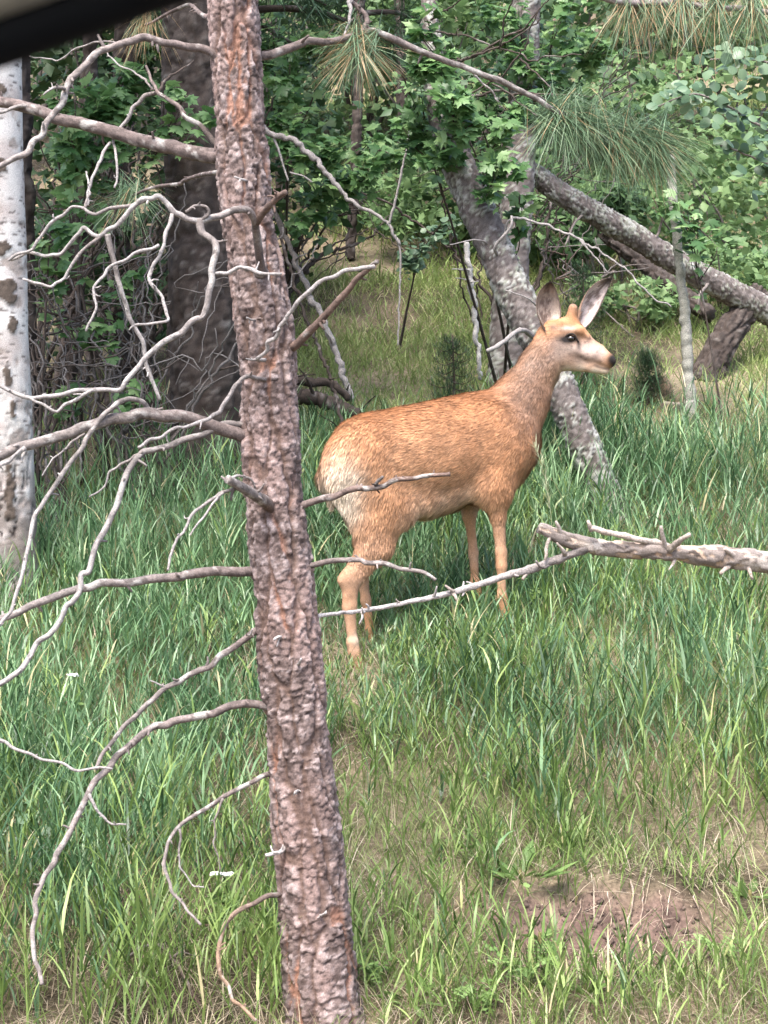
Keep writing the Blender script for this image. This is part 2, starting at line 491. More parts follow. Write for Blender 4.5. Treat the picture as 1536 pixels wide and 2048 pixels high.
def trunk_mesh(path, style, du=0.008, dv=0.008, seed=0, marks=(), tcol=None):
    P = np.array([list(Wp(p[0], p[1], p[2])) + [0.5 * p[3] * p[2] / FPX] for p in path])
    L = np.sum(np.linalg.norm(np.diff(P[:, :3], axis=0), axis=1))
    nv = max(12, int(L / dv))
    CR = catmull(P, nv); C, R = CR[:, :3], np.maximum(CR[:, 3], 0.004)
    T, N, B = frames(C)
    Rm = R.mean(); circ = 2 * np.pi * Rm
    nu = max(12, int(circ / du))
    a = np.linspace(0, 2 * np.pi, nu, endpoint=False)
    A, H = np.meshgrid(a, np.linspace(0, L, nv))
    S = A * Rm
    ca, sa = np.cos(A), np.sin(A)
    nz = lambda f, fh, sd, o=3: fbm(ca * f * Rm, sa * f * Rm, H * fh, oct=o, seed=seed + sd)
    if style == 'pine':
        Sw = S + 0.028 * nz(8, 5, 1) + 0.014 * nz(30, 24, 2)
        F1, F2, ID = voro(Sw, H, 0.060, 0.34, circ, seed + 3)
        e = F2 - F1
        fis = 1 - smooth(0.02, 0.26, e + 0.10 * nz(60, 60, 4))
        wx, wy = 0.014 * nz(38, 38, 5), 0.014 * nz(38, 38, 6)
        f1, f2, fid, fu, fv = voro(S + wx, H + wy, 0.027, 0.022, circ, seed + 7, full=True)
        g1, g2, gid, gu, gv = voro(S + 0.5 * wx, H + 0.7 * wy + 0.006 * nz(90, 90, 15), 0.014, 0.009, circ, seed + 27, full=True)
        fe = 1 - smooth(0.0, 0.16, f2 - f1)
        ge = 1 - smooth(0.0, 0.20, g2 - g1)
        r2 = hash3(np.floor(fid * 9973), np.floor(fid * 331), np.floor(fid * 17), 5); r3 = hash3(np.floor(gid * 9973), np.floor(gid * 331), np.floor(gid * 17), 6)
        # flakes lie like uneven shingles, each with its own height and tilt
        disp = -0.013 * fis + (1 - 0.7 * fis) * (0.0050 * (fid - 0.5) + 0.005 * (r2 - 0.5) * fu - 0.0055 * r3 * fv - 0.003 * fe) + 0.0018 * (gid - 0.5) - 0.0025 * (r3 - 0.3) * gv + 0.006 * (ID - 0.5) + 0.007 * nz(10, 6, 9) + 0.0015 * nz(150, 150, 29, 2)
        g_d = np.array([0.058, 0.040, 0.035]); g_m = np.array([0.155, 0.113, 0.103]); g_l = np.array([0.31, 0.25, 0.238])
        tone = 0.5 + 0.42 * (fid - 0.5) + 0.50 * (gid - 0.5) + 0.28 * nz(26, 20, 31)
        c = mix(g_d * np.ones(S.shape + (3,)), g_m, smooth(0.2, 0.55, tone))
        c = mix(c, g_l, smooth(0.55, 0.85, tone) * 0.85)
        pink = np.array([0.33, 0.225, 0.20])
        c = mix(c, pink, smooth(0.40, 0.72, nz(9, 4, 10) * 0.5 + 0.5) * 0.45 * (1 - fe))
        org = np.array([0.27, 0.130, 0.084])
        on = smooth(0.50, 0.72, nz(14, 3.5, 11) * 0.5 + 0.5) * 0.85
        c = mix(c, org * (0.55 + 0.8 * gid[..., None]), smooth(0.35, 0.85, fis + 0.25 * nz(50, 40, 32)) * on * 0.9)
        c = mix(c, np.array([0.10, 0.062, 0.047]), smooth(0.6, 0.95, fis) * (1 - on) * 0.75)
    elif style == 'dark':
        Sw = S + 0.03 * nz(6, 4, 1) + 0.01 * nz(30, 20, 2)
        F1, F2, ID = voro(Sw, H, 0.06, 0.20, circ, seed + 3)
        fis = 1 - smooth(0.02, 0.3, F2 - F1 + 0.1 * nz(40, 40, 4))
        f1, f2, fid = voro(S, H + 0.006 * nz(40, 40, 6), 0.03, 0.02, circ, seed + 7)
        disp = -0.018 * fis + 0.006 * (fid - 0.5) + 0.01 * (ID - 0.5) + 0.01 * nz(8, 5, 9)
        d0 = np.array([0.030, 0.023, 0.020]); d1 = np.array([0.070, 0.055, 0.048]); d2 = np.array([0.135, 0.122, 0.113])
        c = mix(d0 * np.ones(S.shape + (3,)), d1, smooth(0.1, 0.9, fid))
        c = mix(c, d2, smooth(0.75, 1.0, fid) * smooth(0.4, 0.7, nz(10, 10, 12) * 0.5 + 0.5))
        c = mix(c, np.array([0.04, 0.028, 0.023]), fis * 0.7)
    elif style == 'lichen':
        F1, F2, ID = voro(S + 0.01 * nz(30, 20, 2), H, 0.03, 0.05, circ, seed + 3)
        fis = 1 - smooth(0.02, 0.3, F2 - F1)
        f1, f2, fid = voro(S + 0.008 * nz(60, 60, 5), H + 0.008 * nz(60, 60, 6), 0.013, 0.013, circ, seed + 7)
        lich = smooth(0.52, 0.66, nz(16, 9, 8, 4) * 0.5 + 0.5 + 0.40 * (fid - 0.5))
        disp = -0.008 * fis + 0.007 * lich * fid + 0.003 * (fid - 0.5) + 0.008 * nz(8, 5, 9)
        d0 = np.array([0.075, 0.06, 0.054]); d1 = np.array([0.17, 0.145, 0.138]); l1 = np.array([0.35, 0.345, 0.32]); l2 = np.array([0.22, 0.23, 0.185])
        c = mix(d0 * np.ones(S.shape + (3,)), d1, fid)
        lc = mix(l2 * np.ones(S.shape + (3,)), l1, smooth(0.3, 0.7, hash3(np.floor(fid * 999), np.floor(fid * 77), np.floor(fid * 9), 3)))
        c = mix(c, lc, lich * 0.85)
    elif style == 'aspen':
        rb = smooth(L * 0.50, L * 0.08, H + 0.30 * nz(8, 3, 1))       # old rough bark near the foot
        F1, F2, ID = voro(S + 0.022 * nz(25, 18, 2), H, 0.04, 0.20, circ, seed + 3)
        fis = (1 - smooth(0.02, 0.22, F2 - F1 + 0.12 * nz(40, 25, 14))) * rb * smooth(0.35, 0.6, nz(9, 6, 16) * 0.5 + 0.5)
        f1, f2, fid = voro(S + 0.01 * nz(20, 40, 5), H, 0.05, 0.011, circ, seed + 7)
        len_ = smooth(0.80, 0.86, fid) * (1 - smooth(0.2, 0.42, f1))
        peel = smooth(0.56, 0.66, nz(13, 11, 8, 4) * 0.5 + 0.5)
        disp = -0.012 * fis + 0.004 * rb * nz(30, 30, 11) - 0.002 * len_ + 0.006 * nz(6, 3, 9) - 0.003 * peel
        w0 = np.array([0.52, 0.495, 0.475]); w1 = np.array([0.40, 0.35, 0.33]); bk = np.array([0.06, 0.045, 0.04])
        c = mix(w0 * np.ones(S.shape + (3,)), w1, smooth(0.35, 0.7, nz(10, 8, 12) * 0.5 + 0.5))
        c = mix(c, np.array([0.25, 0.205, 0.18]), peel * 0.8)
        c = mix(c, bk, len_ * 0.8)
        c = mix(c, np.array([0.14, 0.115, 0.10]), rb * smooth(0.3, 0.6, nz(12, 10, 13) * 0.5 + 0.55) * 0.9)
        c = mix(c, bk * 0.7, smooth(0.4, 0.9, fis))
        for (mh, ma, mw, mhh) in marks:                       # branch scars: raised dark eyes
            da = np.mod(A - ma + np.pi, 2 * np.pi) - np.pi
            e = (da * Rm / mw / 1.25) ** 2 + ((H - mh) / mhh / 1.25) ** 2 + 1.5 * nz(16, 22, 17, 4)
            k = 1 - smooth(0.68, 0.82, e)
            c = mix(c, np.array([0.085, 0.065, 0.052]) * (1 + 0.6 * nz(60, 60, 18))[..., None], k)
            disp = disp + 0.014 * k * (0.5 + 0.5 * nz(40, 40, 19))
    elif style == 'deadwood':
        f1, f2, fid, fu, fv = voro(S + 0.006 * nz(60, 40, 5), H + 0.01 * nz(50, 50, 6), 0.016, 0.03, circ, seed + 7, full=True)
        bark = smooth(0.48, 0.52, nz(22, 12, 8, 4) * 0.5 + 0.5 + 0.30 * (fid - 0.5))
        swell = smooth(0.60, 0.80, vnoise(H * 13, H * 0 + 3.3, seed=seed) * 0.5 + 0.5)
        disp = bark * (0.0045 + 0.007 * (fid - 0.3) + 0.003 * (fid - 0.5) * fu) + swell * (0.006 + 0.007 * nz(40, 40, 9)) + 0.002 * nz(30, 14, 12)
        wood = np.array([0.42, 0.31, 0.235]); wgrey = np.array([0.36, 0.32, 0.29]); orn = np.array([0.33, 0.18, 0.105])
        c = mix(wood * np.ones(S.shape + (3,)), wgrey, smooth(0.35, 0.65, nz(12, 5, 13) * 0.5 + 0.5))
        c = mix(c, orn, smooth(0.60, 0.75, nz(18, 9, 14) * 0.5 + 0.5) * 0.7)
        c = mix(c, mix(np.array([0.055, 0.042, 0.036]) * np.ones(S.shape + (3,)), np.array([0.22, 0.185, 0.168]), fid), bark * 0.95)
    elif style == 'twig':
        f1, f2, fid, fu, fv = voro(S + 0.004 * nz(90, 60, 5), H + 0.008 * nz(60, 60, 6), 0.011, 0.016, circ, seed + 7, full=True)
        sw = smooth(0.66, 0.9, vnoise(H * 15, H * 0 + 1.7, seed=seed) * 0.5 + 0.5)
        disp = 0.0022 * (fid - 0.5) + 0.002 * (fid - 0.4) * fu - 0.0012 * (1 - smooth(0, 0.2, f2 - f1)) + 0.0035 * sw + 0.002 * nz(25, 18, 9)
        tt_ = smooth(0.0, 0.7, H / L)
        c = np.asarray(tcol[0]) + (np.asarray(tcol[1]) - np.asarray(tcol[0])) * tt_[..., None]
        c = c * (0.6 + 0.8 * fid)[..., None]
        c = mix(c, np.array([0.34, 0.32, 0.30]), smooth(0.56, 0.72, nz(30, 16, 12, 4) * 0.5 + 0.5 + 0.2 * (fid - 0.5)) * 0.8)
    Rr = np.maximum(R[:, None] + disp * np.minimum(1, R[:, None] / 0.04), R[:, None] * 0.5)
    V = C[:, None] + Rr[..., None] * (ca[..., None] * N[:, None] + sa[..., None] * B[:, None])
    I = np.arange(nv * nu).reshape(nv, nu); J = np.roll(I, -1, axis=1)
    q = np.stack([I[:-1], J[:-1], J[1:], I[1:]], -1).reshape(-1, 4)
    V = np.concatenate([V.reshape(-1, 3), C[:1], C[-1:]])
    col = np.concatenate([c.reshape(-1, 3), c[0, :1], c[-1, :1]])
    k = nv * nu
    t = np.concatenate([np.stack([np.full(nu, k), J[0], I[0]], -1), np.stack([np.full(nu, k + 1), I[-1], J[-1]], -1)])
    return V, q, t, np.clip(col, 0, 1), C, R

bark_mat = col_mat('flaky_bark', rough=0.85, spec=0.25, nscale=220, amt=0.35, bump=0.5)

def tree_trunk(th, path, style, du, dv, seed, marks=(), name='trunk', parent=None):
    V, q, t, c, C, R = trunk_mesh(path, style, du, dv, seed, marks)
    th.part(name, V, bark_mat, t, q, {'Col': c}, parent)
    return C, R

needle_mat = leaf_mat('pine_needles', [(0.0, (0.075, 0.13, 0.068)), (0.5, (0.14, 0.225, 0.12)), (0.78, (0.24, 0.33, 0.185)), (0.84, (0.34, 0.23, 0.12)), (1.0, (0.40, 0.28, 0.15))], trans=0.15, rough=0.45, spec=0.4)
def tufts(centers, dirs, n, length, width=0.0017, droop=0.7, spread=0.55, seed=0, brown=0.2):
    """needle tufts: bundles fanning from shoot tips"""
    r = np.random.default_rng(seed)
    B_ = Batch()
    for c, d in zip(centers, dirs):
        d = np.asarray(d, float); d = d / np.linalg.norm(d)
        k = n
        v = d[None] + spread * r.normal(size=(k, 3)); v /= np.linalg.norm(v, axis=1)[:, None]
        base = np.asarray(c)[None] - d[None] * (r.random((k, 1)) * length * 0.55) + r.normal(size=(k, 3)) * 0.006
        az = np.arctan2(v[:, 1], v[:, 0]); lean = np.arccos(np.clip(v[:, 2], -1, 1))
        L = length * (0.65 + 0.5 * r.random(k))
        cur = (np.pi - lean) * droop * (0.3 + 0.5 * r.random(k)) * np.sin(lean + 0.1)
        rn = np.where(r.random(k) < brown, 0.84 + 0.16 * r.random(k), 0.78 * r.random(k))
        B_.add(*ribbons(base, az, lean, L, np.full(k, width), cur, seg=3, rnd=rn, twist=r.random(k) * 3))
    return B_

# ---------------- the near pine
pine = Thing('pine_tree', 'near pine trunk with scaly grey and orange bark and bare dead branches', 'pine tree', drop(Wp(648, 2048, 5.0)))
PINE_W = 1.06
pine_path = [(655, 2110, 5.0, 196), (648, 2048, 5.0, 158), (634, 1900, 5.0, 138), (622, 1750, 5.0, 130), (598, 1500, 5.0, 124), (583, 1350, 5.0, 120), (569, 1200, 5.0, 118), (548, 1000, 5.0, 113), (541, 850, 5.0, 110),
             (535, 700, 5.0, 107), (521, 600, 5.0, 104), (503, 500, 5.0, 101), (490, 400, 5.0, 99), (483, 300, 5.0, 98), (477, 200, 5.0, 97), (465, 0, 5.0, 97), (450, -300, 5.0, 92), (430, -900, 5.05, 80), (420, -1600, 5.1, 60)]
_pp = [(a, b, c_, d_ * PINE_W) for a, b, c_, d_ in pine_path]
tree_trunk(pine, _pp[:16] + [(459, -120, 5.0, 96 * PINE_W)], 'pine', 0.0045, 0.0043, 101)
tree_trunk(pine, [(460, -104, 5.0, 96 * PINE_W)] + _pp[16:], 'pine', 0.016, 0.016, 101, name='upper_trunk')
_br = 0
def pbranch(path0, w0, w1, d0, d1, c0=GREYB, c1=PALE, parent=None, name='branch', wig=0.0055, power=1.0, rough=0.22, sides=9):
    global _br
    _br += 1
    path = [tuple(p) if len(p) == 3 else (p[0], p[1], d0 + (d1 - d0) * i / (len(path0) - 1)) for i, p in enumerate(path0)]
    path = kink(path, 3000 + _br, 0.03 if w0 > 20 else 0.055)
    if w0 >= 12:
        P = [tuple(p) if len(p) == 3 else (p[0], p[1], d0 + (d1 - d0) * i / (len(path) - 1)) for i, p in enumerate(path)]
        Pw = np.array([Wp(*p) for p in P]); sl = np.concatenate([[0], np.cumsum(np.linalg.norm(np.diff(Pw, axis=0), axis=1))]); sl /= sl[-1]
        full = [(p[0], p[1], p[2], 0.92 * w0 + (0.88 * w1 - 0.92 * w0) * f ** power) for p, f in zip(P, sl)]
        if len(full) > 3 and name == 'branch':
            full[0] = full[0][:3] + (full[0][3] * 1.35,)          # collar at the trunk
        V, q, t, c, C, R = trunk_mesh(full, 'twig', 0.0055, 0.0055, 200 + _br, tcol=(c0, c1))
        rs = np.random.default_rng(_br); Vs, qs, ts, cs = [V], [q], [t], [c]; off = len(V)
        for _ in range(7):
            k = rs.integers(int(len(C) * 0.15), len(C) - 1)
            dv = rs.normal(size=3); dv /= np.linalg.norm(dv)
            Ls = R[k] * (1.2 + 2.8 * rs.random() ** 2)
            e = C[k] + dv * (R[k] * 0.8 + Ls)
            v2, q2, t2_, tp2 = tube(catmull([C[k], (C[k] + e) / 2 + rs.normal(size=3) * Ls * 0.12, e], 5), np.linspace(min(R[k] * 0.6, 0.006), min(R[k] * 0.3, 0.003), 5), 6, 0.25, _br)
            Vs.append(v2); qs.append(q2 + off); ts.append(t2_ + off); cs.append(np.tile(c[min(len(c) - 1, k * (len(c) // len(C)))], (len(v2), 1))); off += len(v2)
        return pine.part(name, np.concatenate(Vs), bark_mat, np.concatenate(ts), np.concatenate(qs), {'Col': np.concatenate(cs)}, parent)
    o, C = add_limb(pine, name, path, w0 * 0.9, w1 * 0.85, d0, d1, c0, c1, parent, seed=200 + _br, wig=wig, power=power, rough=rough * 1.5, sides=sides, step=0.008, spurs=4 if name == 'branch' else 3)
    return o
BK = np.array([0.13, 0.10, 0.092])
pb = pbranch
b1 = pb([(470, 128), (435, 118), (400, 96), (350, 88), (290, 75), (245, 87), (195, 105), (150, 150), (130, 185), (105, 230), (85, 270), (55, 305), (0, 332), (-80, 350)], 19, 12, 5.0, 4.75, BK, GREYB * 1.25)
pb([(130, 180), (118, 176), (100, 178), (85, 190)], 9, 4, 4.83, 4.80, GREYB, PALE, b1, 'twig')
pb([(245, 87), (180, 85), (120, 118), (60, 112)], 5, 2.5, 4.9, 5.1, GREYB, PALE, b1, 'twig')
b2 = pb([(470, 318), (430, 312), (370, 302), (300, 285), (240, 268), (180, 252), (110, 236), (50, 214), (0, 204), (-90, 185)], 37, 22, 5.0, 5.25, BK, BK, power=0.7)
pb([(95, 230), (70, 214), (40, 213), (0, 222), (-50, 226)], 10, 6, 5.2, 5.15, GREYB, PALE, b2, 'twig')
pb([(202, 258), (222, 268), (232, 300), (236, 325), (228, 375)], 8, 5, 5.18, 5.05, GREYB, PALE, b2, 'twig')
pb([(221, 285), (198, 325), (183, 365), (175, 412)], 8, 6, 5.12, 5.0, PALE, PALE, b2, 'twig')
b3 = pb([(460, 305), (428, 285), (400, 250), (360, 215), (315, 185), (302, 160), (292, 132)], 14, 6, 5.02, 5.2, DARKB * 1.5, BK)
pb([(315, 185), (290, 192), (262, 220), (245, 250), (235, 265)], 9, 8, 5.15, 5.15, GREYB, PALE, b3, 'twig')
pb([(315, 187), (340, 150), (385, 120)], 7, 3, 5.15, 5.4, DARKB * 1.4, DARKB * 1.6, b3, 'twig')
pb([(306, 178), (260, 140), (210, 105)], 5, 3, 5.17, 5.4, GREYB, PALE, b3, 'twig')
b5 = pb([(522, 545, 4.92), (521, 530, 4.89), (514, 475, 4.82), (509, 440, 4.76), (495, 420, 4.73), (470, 420, 4.71), (440, 432, 4.70), (400, 442, 4.68), (375, 438, 4.67), (348, 424, 4.66), (332, 405, 4.66), (316, 392, 4.65), (285, 398, 4.65), (262, 418, 4.65), (232, 452, 4.66), (200, 472, 4.66), (184, 468, 4.66), (168, 455, 4.67), (150, 475, 4.68), (122, 508, 4.7), (90, 512, 4.7), (55, 505, 4.72), (22, 520, 4.72)], 24, 7, None, None, BK, PALE, power=0.55, wig=0.003)
pb([(512, 445), (530, 420), (548, 402), (572, 384)], 19, 12, 4.77, 4.66, BROWN, BROWN * 1.2, b5, 'twig')
b5b = pb([(398, 440), (404, 465), (430, 486), (428, 520), (424, 560), (414, 610), (405, 634), (380, 646), (330, 682), (290, 716), (262, 750), (240, 780), (185, 780), (120, 790), (60, 796), (0, 772), (-60, 755)], 17, 8, 4.68, 4.55, GREYB, PALE, b5, 'twig', power=0.8)
pb([(424, 548), (455, 545), (480, 535), (520, 546), (562, 548)], 10, 7, 4.66, 4.62, PALE, PALE, b5, 'twig')
pb([(430, 483), (456, 482)], 7, 3, 4.67, 4.66, GREYB, GREYB, b5, 'twig')
pb([(400, 442), (420, 424), (410, 412), (392, 410), (372, 424)], 9, 6, 4.68, 4.66, GREYB, GREYB, b5, 'twig')
pb([(345, 428), (330, 470), (312, 520), (299, 560), (320, 592), (334, 640), (325, 644), (268, 650)], 10, 6, 4.66, 4.55, PALE, PALE, b5, 'twig')
pb([(318, 490), (250, 518), (208, 546), (188, 582), (190, 612), (172, 662)], 8, 6, 4.62, 4.55, PALE, PALE, b5, 'twig')
pb([(200, 474), (160, 512), (125, 560), (98, 572), (45, 556)], 9, 5, 4.66, 4.6, GREYB, PALE, b5, 'twig')
pb([(316, 392), (255, 410), (188, 430), (168, 418), (148, 412), (100, 450), (65, 500), (18, 524)], 9, 6, 4.65, 4.7, GREYB, PALE, b5, 'twig')
pb([(215, 468), (230, 530), (245, 590), (258, 632), (272, 660), (290, 712), (320, 800)], 12, 8, 4.66, 4.75, GREYB, PALE, b5, 'twig')
pb([(170, 415), (178, 380), (172, 345)], 6, 4, 4.67, 4.8, GREYB, PALE, b5, 'twig')
pb([(185, 780), (150, 800), (110, 822), (62, 796)], 9, 6, 4.56, 4.55, PALE, PALE, b5, 'twig')
b6 = pb([(530, 760, 4.92), (512, 755, 4.89), (490, 752, 4.85), (470, 775, 4.83), (440, 820, 4.8), (418, 836, 4.79), (375, 856, 4.77), (335, 868, 4.76), (300, 880, 4.75), (276, 896, 4.74)], 11, 7, None, None, GREYB, PALE)
b7 = pb([(510, 880), (475, 868), (420, 850), (370, 833), (300, 827), (230, 837), (180, 852), (100, 878), (50, 892), (0, 912), (-100, 945)], 31, 22, 5.0, 4.7, BK, GREYB, power=0.7)
b7b = pb([(298, 822), (285, 804), (262, 798), (235, 806), (205, 832), (170, 882), (130, 940), (95, 992), (70, 1030), (60, 1080), (45, 1150), (22, 1222), (-10, 1260)], 12, 8, 4.9, 4.65, GREYB, PALE, b7, 'twig')
pb([(50, 895), (25, 912), (0, 928), (-30, 940)], 10, 6, 4.73, 4.65, PALE, PALE, b7, 'twig')
pb([(170, 868), (110, 915), (85, 950)], 6, 3, 4.75, 4.7, GREYB, PALE, b7, 'twig')
b8 = pb([(500, 846), (466, 848), (430, 856), (380, 876), (340, 891), (288, 903), (270, 922), (245, 972), (210, 1060), (186, 1110), (160, 1180), (120, 1242), (60, 1312), (0, 1368), (-60, 1425)], 15, 12, 5.0, 4.6, GREYB, PALE)
pb([(285, 903), (230, 938), (180, 992)], 7, 4, 4.84, 4.85, GREYB, PALE, b8, 'twig')
pb([(-62, 1426), (-45, 1455), (0, 1480), (60, 1506), (120, 1526), (180, 1538), (228, 1540)], 8, 6, 4.6, 4.55, PALE, PALE, b8, 'twig')
b9 = pb([(545, 1018, 4.95), (525, 1000, 4.88), (490, 978, 4.80), (455, 958, 4.74)], 30, 20, None, None, BROWN, GREYB, rough=0.4)
pb([(490, 972), (440, 985), (400, 1020), (350, 1088), (338, 1140)], 8, 6, 4.79, 4.7, GREYB, PALE, b9, 'twig')
pb([(447, 985), (412, 1030), (380, 1068)], 6, 4, 4.76, 4.72, PALE, PALE, b9, 'twig')
pb([(455, 962), (470, 953), (500, 958), (510, 975)], 7, 5, 4.75, 4.78, PALE, GREYB, b9, 'twig')
b10 = pb([(530, 1140), (496, 1143), (420, 1143), (330, 1156), (250, 1166), (200, 1166), (130, 1186), (60, 1212), (0, 1238), (-80, 1275)], 22, 15, 5.0, 4.8, BK, GREYB * 1.2)
b11 = pb([(545, 1250), (508, 1264), (460, 1300), (400, 1340), (330, 1376), (290, 1412), (250, 1450), (220, 1490), (192, 1540)], 16, 9, 5.0, 4.84, BK, GREYB)
pb([(335, 1372), (318, 1366), (303, 1362)], 6, 3, 4.92, 4.9, PALE, PALE, b11, 'twig')
b12 = pb([(560, 1412), (520, 1410), (450, 1416), (380, 1436), (310, 1452), (270, 1482), (230, 1516), (190, 1562), (160, 1622), (130, 1682), (90, 1750), (70, 1802), (65, 1860), (70, 1922), (84, 1970)], 19, 10, 5.0, 4.72, BK, GREYB * 1.3)
pb([(178, 1588), (190, 1620), (215, 1645), (252, 1648)], 8, 4, 4.82, 4.8, PALE, PALE, b12, 'twig')
pb([(262, 1485), (258, 1500), (262, 1512)], 7, 3, 4.86, 4.85, GREYB, GREYB, b12, 'twig')
b14 = pb([(565, 1545), (530, 1550), (480, 1576), (430, 1606), (380, 1636), (350, 1662), (333, 1700), (330, 1740), (345, 1786), (375, 1822), (402, 1850)], 12, 6, 5.0, 4.8, BK, GREYB * 1.2)
pb([(446, 1597), (430, 1640), (428, 1690), (442, 1742)], 5, 3, 4.93, 4.92, GREYB, GREYB, b14, 'twig')
pb([(360, 1658), (358, 1715), (380, 1770), (408, 1774)], 6, 3, 4.88, 4.86, GREYB, PALE, b14, 'twig')
b15 = pb([(590, 1785), (552, 1790), (510, 1806), (470, 1826), (446, 1860), (437, 1900), (441, 1950), (465, 2000), (512, 2042)], 12, 8, 5.0, 4.82, BK, np.array([0.24, 0.16, 0.11]))
pb([(590, 1692), (565, 1698), (530, 1712)], 11, 8, 4.98, 4.9, BROWN, PALE * 1.4)
r1 = pb([(480, 122), (505, 116), (540, 110), (580, 96), (615, 82), (650, 84), (700, 74), (745, 62), (800, 84), (880, 117), (920, 131), (1000, 160), (1060, 191), (1100, 216), (1132, 233), (1180, 260), (1240, 279), (1300, 278)], 22, 9, 5.0, 5.5, BK, GREYB, power=0.6)
pb([(722, 70), (735, 45), (722, 20), (700, 0), (690, -60)], 12, 8, 5.2, 5.25, BK, BK, r1, 'twig')
pb([(704, -20), (700, 20), (694, 55), (688, 88)], 10, 5, 5.22, 5.18, PALE, PALE, r1, 'twig')
pb([(925, 132), (960, 165), (1000, 205)], 6, 4, 5.34, 5.38, PALE, PALE, r1, 'twig')
pb([(905, 126), (980, 158), (1060, 190), (1100, 205)], 7, 4, 5.35, 5.45, BK, BK, r1, 'twig')
r3 = pb([(570, 700), (592, 690), (622, 660), (660, 620), (700, 576), (735, 540), (755, 522)], 21, 11, 5.0, 4.75, BROWN * 1.3, BROWN * 1.1)
r4 = pb([(530, 720, 4.92), (515, 719, 4.88), (535, 685, 4.84), (560, 648, 4.80), (600, 600, 4.76), (640, 565, 4.74), (690, 541, 4.73), (745, 532, 4.72)], 9, 10, None, None, PALE, PALE)
pb([(515, 719), (505, 719), (492, 718)], 6, 3, 4.88, 4.86, PALE, PALE, r4, 'twig')
r5 = pb([(580, 1018), (606, 1010), (650, 996), (720, 976), (790, 960), (850, 952), (900, 949)], 17, 9, 5.0, 4.85, BK, BROWN * 1.2)
pb([(752, 970), (762, 953)], 9, 7, 4.91, 4.88, DARKB, DARKB, r5, 'twig')
r6 = pb([(595, 1134), (622, 1131), (660, 1122), (720, 1120), (770, 1127), (820, 1140), (872, 1160)], 14, 8, 5.0, 4.85, BK, GREYB * 1.2)
# small snapped stubs and a resin spot on the trunk
for i, (x0, y0, x1, y1, w) in enumerate([(560, 1275, 548, 1280, 10), (595, 1330, 604, 1318, 7), (500, 1270, 506, 1258, 6), (596, 1582, 590, 1590, 8), (486, 360, 470, 352, 7), (505, 640, 492, 634, 7), (640, 1830, 652, 1826, 8)]):
    pb([(x0 + (x0 - x1), y0, 4.95), (x0, y0, 4.91), (x1, y1, 4.875)], w, w * 0.7, None, None, BROWN, PALE * 1.2)
# needle tufts on the living bough
def tuft_part(th, name, specs, n, length, droop, spread, seed, brown, width=0.0019, parent=None, mat=None):
    B_ = tufts([Wp(*s[:3]) for s in specs], [s[3:] for s in specs], n, length, width, droop, spread, seed, brown)
    V, t, q, r = B_.mesh_args()
    o = th.part(name, V, mat or needle_mat, t, q, {'rnd': r}, parent)
    o['kind'] = 'stuff'
    return o
tuft_part(pine, 'needle_tuft', [(712, 100, 5.18, -0.5, 0, -0.5), (716, 108, 5.16, 0.1, -0.2, -1), (705, 100, 5.18, -0.9, -0.2, -0.25), (722, 100, 5.2, 0.6, 0.1, -0.8), (716, 95, 5.2, 0, 0.5, -0.8)], 95, 0.20, 0.75, 0.42, 301, 0.34, 0.0026)
for i, (bx, by, bd, sp) in enumerate([(1165, 252, 5.45, 0.5), (1225, 275, 5.47, 0.6), (1300, 280, 5.5, 0.7), (1120, 235, 5.42, 0.6)]):
    tuft_part(pine, 'needle_tuft', [(bx, by, bd, 0.8, 0, -0.3), (bx + 8, by + 6, bd, 0.25, -0.3, -0.9), (bx - 10, by, bd, -0.55, 0.1, -0.8), (bx + 15, by - 2, bd, 1, 0.2, 0.15), (bx + 5, by + 4, bd, 0.6, -0.5, -0.6)], 130, 0.235, 0.8, 0.46, 310 + i, 0.05, 0.0029)
tuft_part(pine, 'needle_tuft', [(1340, 275, 5.52, 1, 0, -0.12), (1330, 285, 5.5, 0.8, -0.3, -0.5), (1300, 285, 5.5, 0.5, -0.3, -0.8), (1310, 300, 5.48, 0.7, -0.2, -0.9), (1270, 300, 5.48, 0.3, -0.2, -1)], 120, 0.23, 0.6, 0.4, 320, 0.2)
# upper boughs: one reaches right along the top edge and hangs its needles into view
r0 = pb([(440, -420, 5.0), (640, -260, 5.1), (900, -120, 5.2), (1120, -30, 5.3), (1260, 5, 5.35), (1400, 12, 5.4), (1540, 25, 5.45), (1600, 30, 5.5)], 40, 10, None, None, BK, GREYB * 1.3)
for i, (bx, by) in enumerate([(1255, 8), (1300, 12), (1360, 10), (1430, 14), (1500, 22)]):
    tuft_part(pine, 'needle_tuft', [(bx, by, 5.36, -0.1, -0.2, -1), (bx + 8, by, 5.38, 0.5, 0.1, -0.9), (bx - 5, by, 5.38, -0.6, 0, -0.7)], 70 if i < 3 else 55, 0.23, 0.9, 0.35, 330 + i, 0.28, 0.0026)
lb = pb([(430, 40, 5.05), (380, 10, 5.3), (330, 30, 5.4), (290, 50, 5.45)], 12, 6, None, None, BK, BK)
tuft_part(pine, 'needle_tuft', [(290, 52, 5.45, -0.2, 0, -1), (270, 50, 5.45, -0.5, 0, -0.9), (310, 45, 5.43, 0.2, 0, -1)], 35, 0.17, 0.9, 0.28, 340, 0.55)
ub = pb([(470, 330, 5.05), (400, 350, 5.5), (320, 372, 5.8), (265, 392, 5.95)], 12, 6, None, None, BK, BK)
tuft_part(pine, 'needle_tuft', [(265, 395, 5.95, -0.3, 0, -1), (275, 390, 5.95, 0.6, 0, -0.8), (262, 388, 5.95, -0.9, 0, -0.1), (270, 385, 5.95, 0.8, 0.1, 0.25)], 60, 0.19, 0.6, 0.5, 345, 0.05)
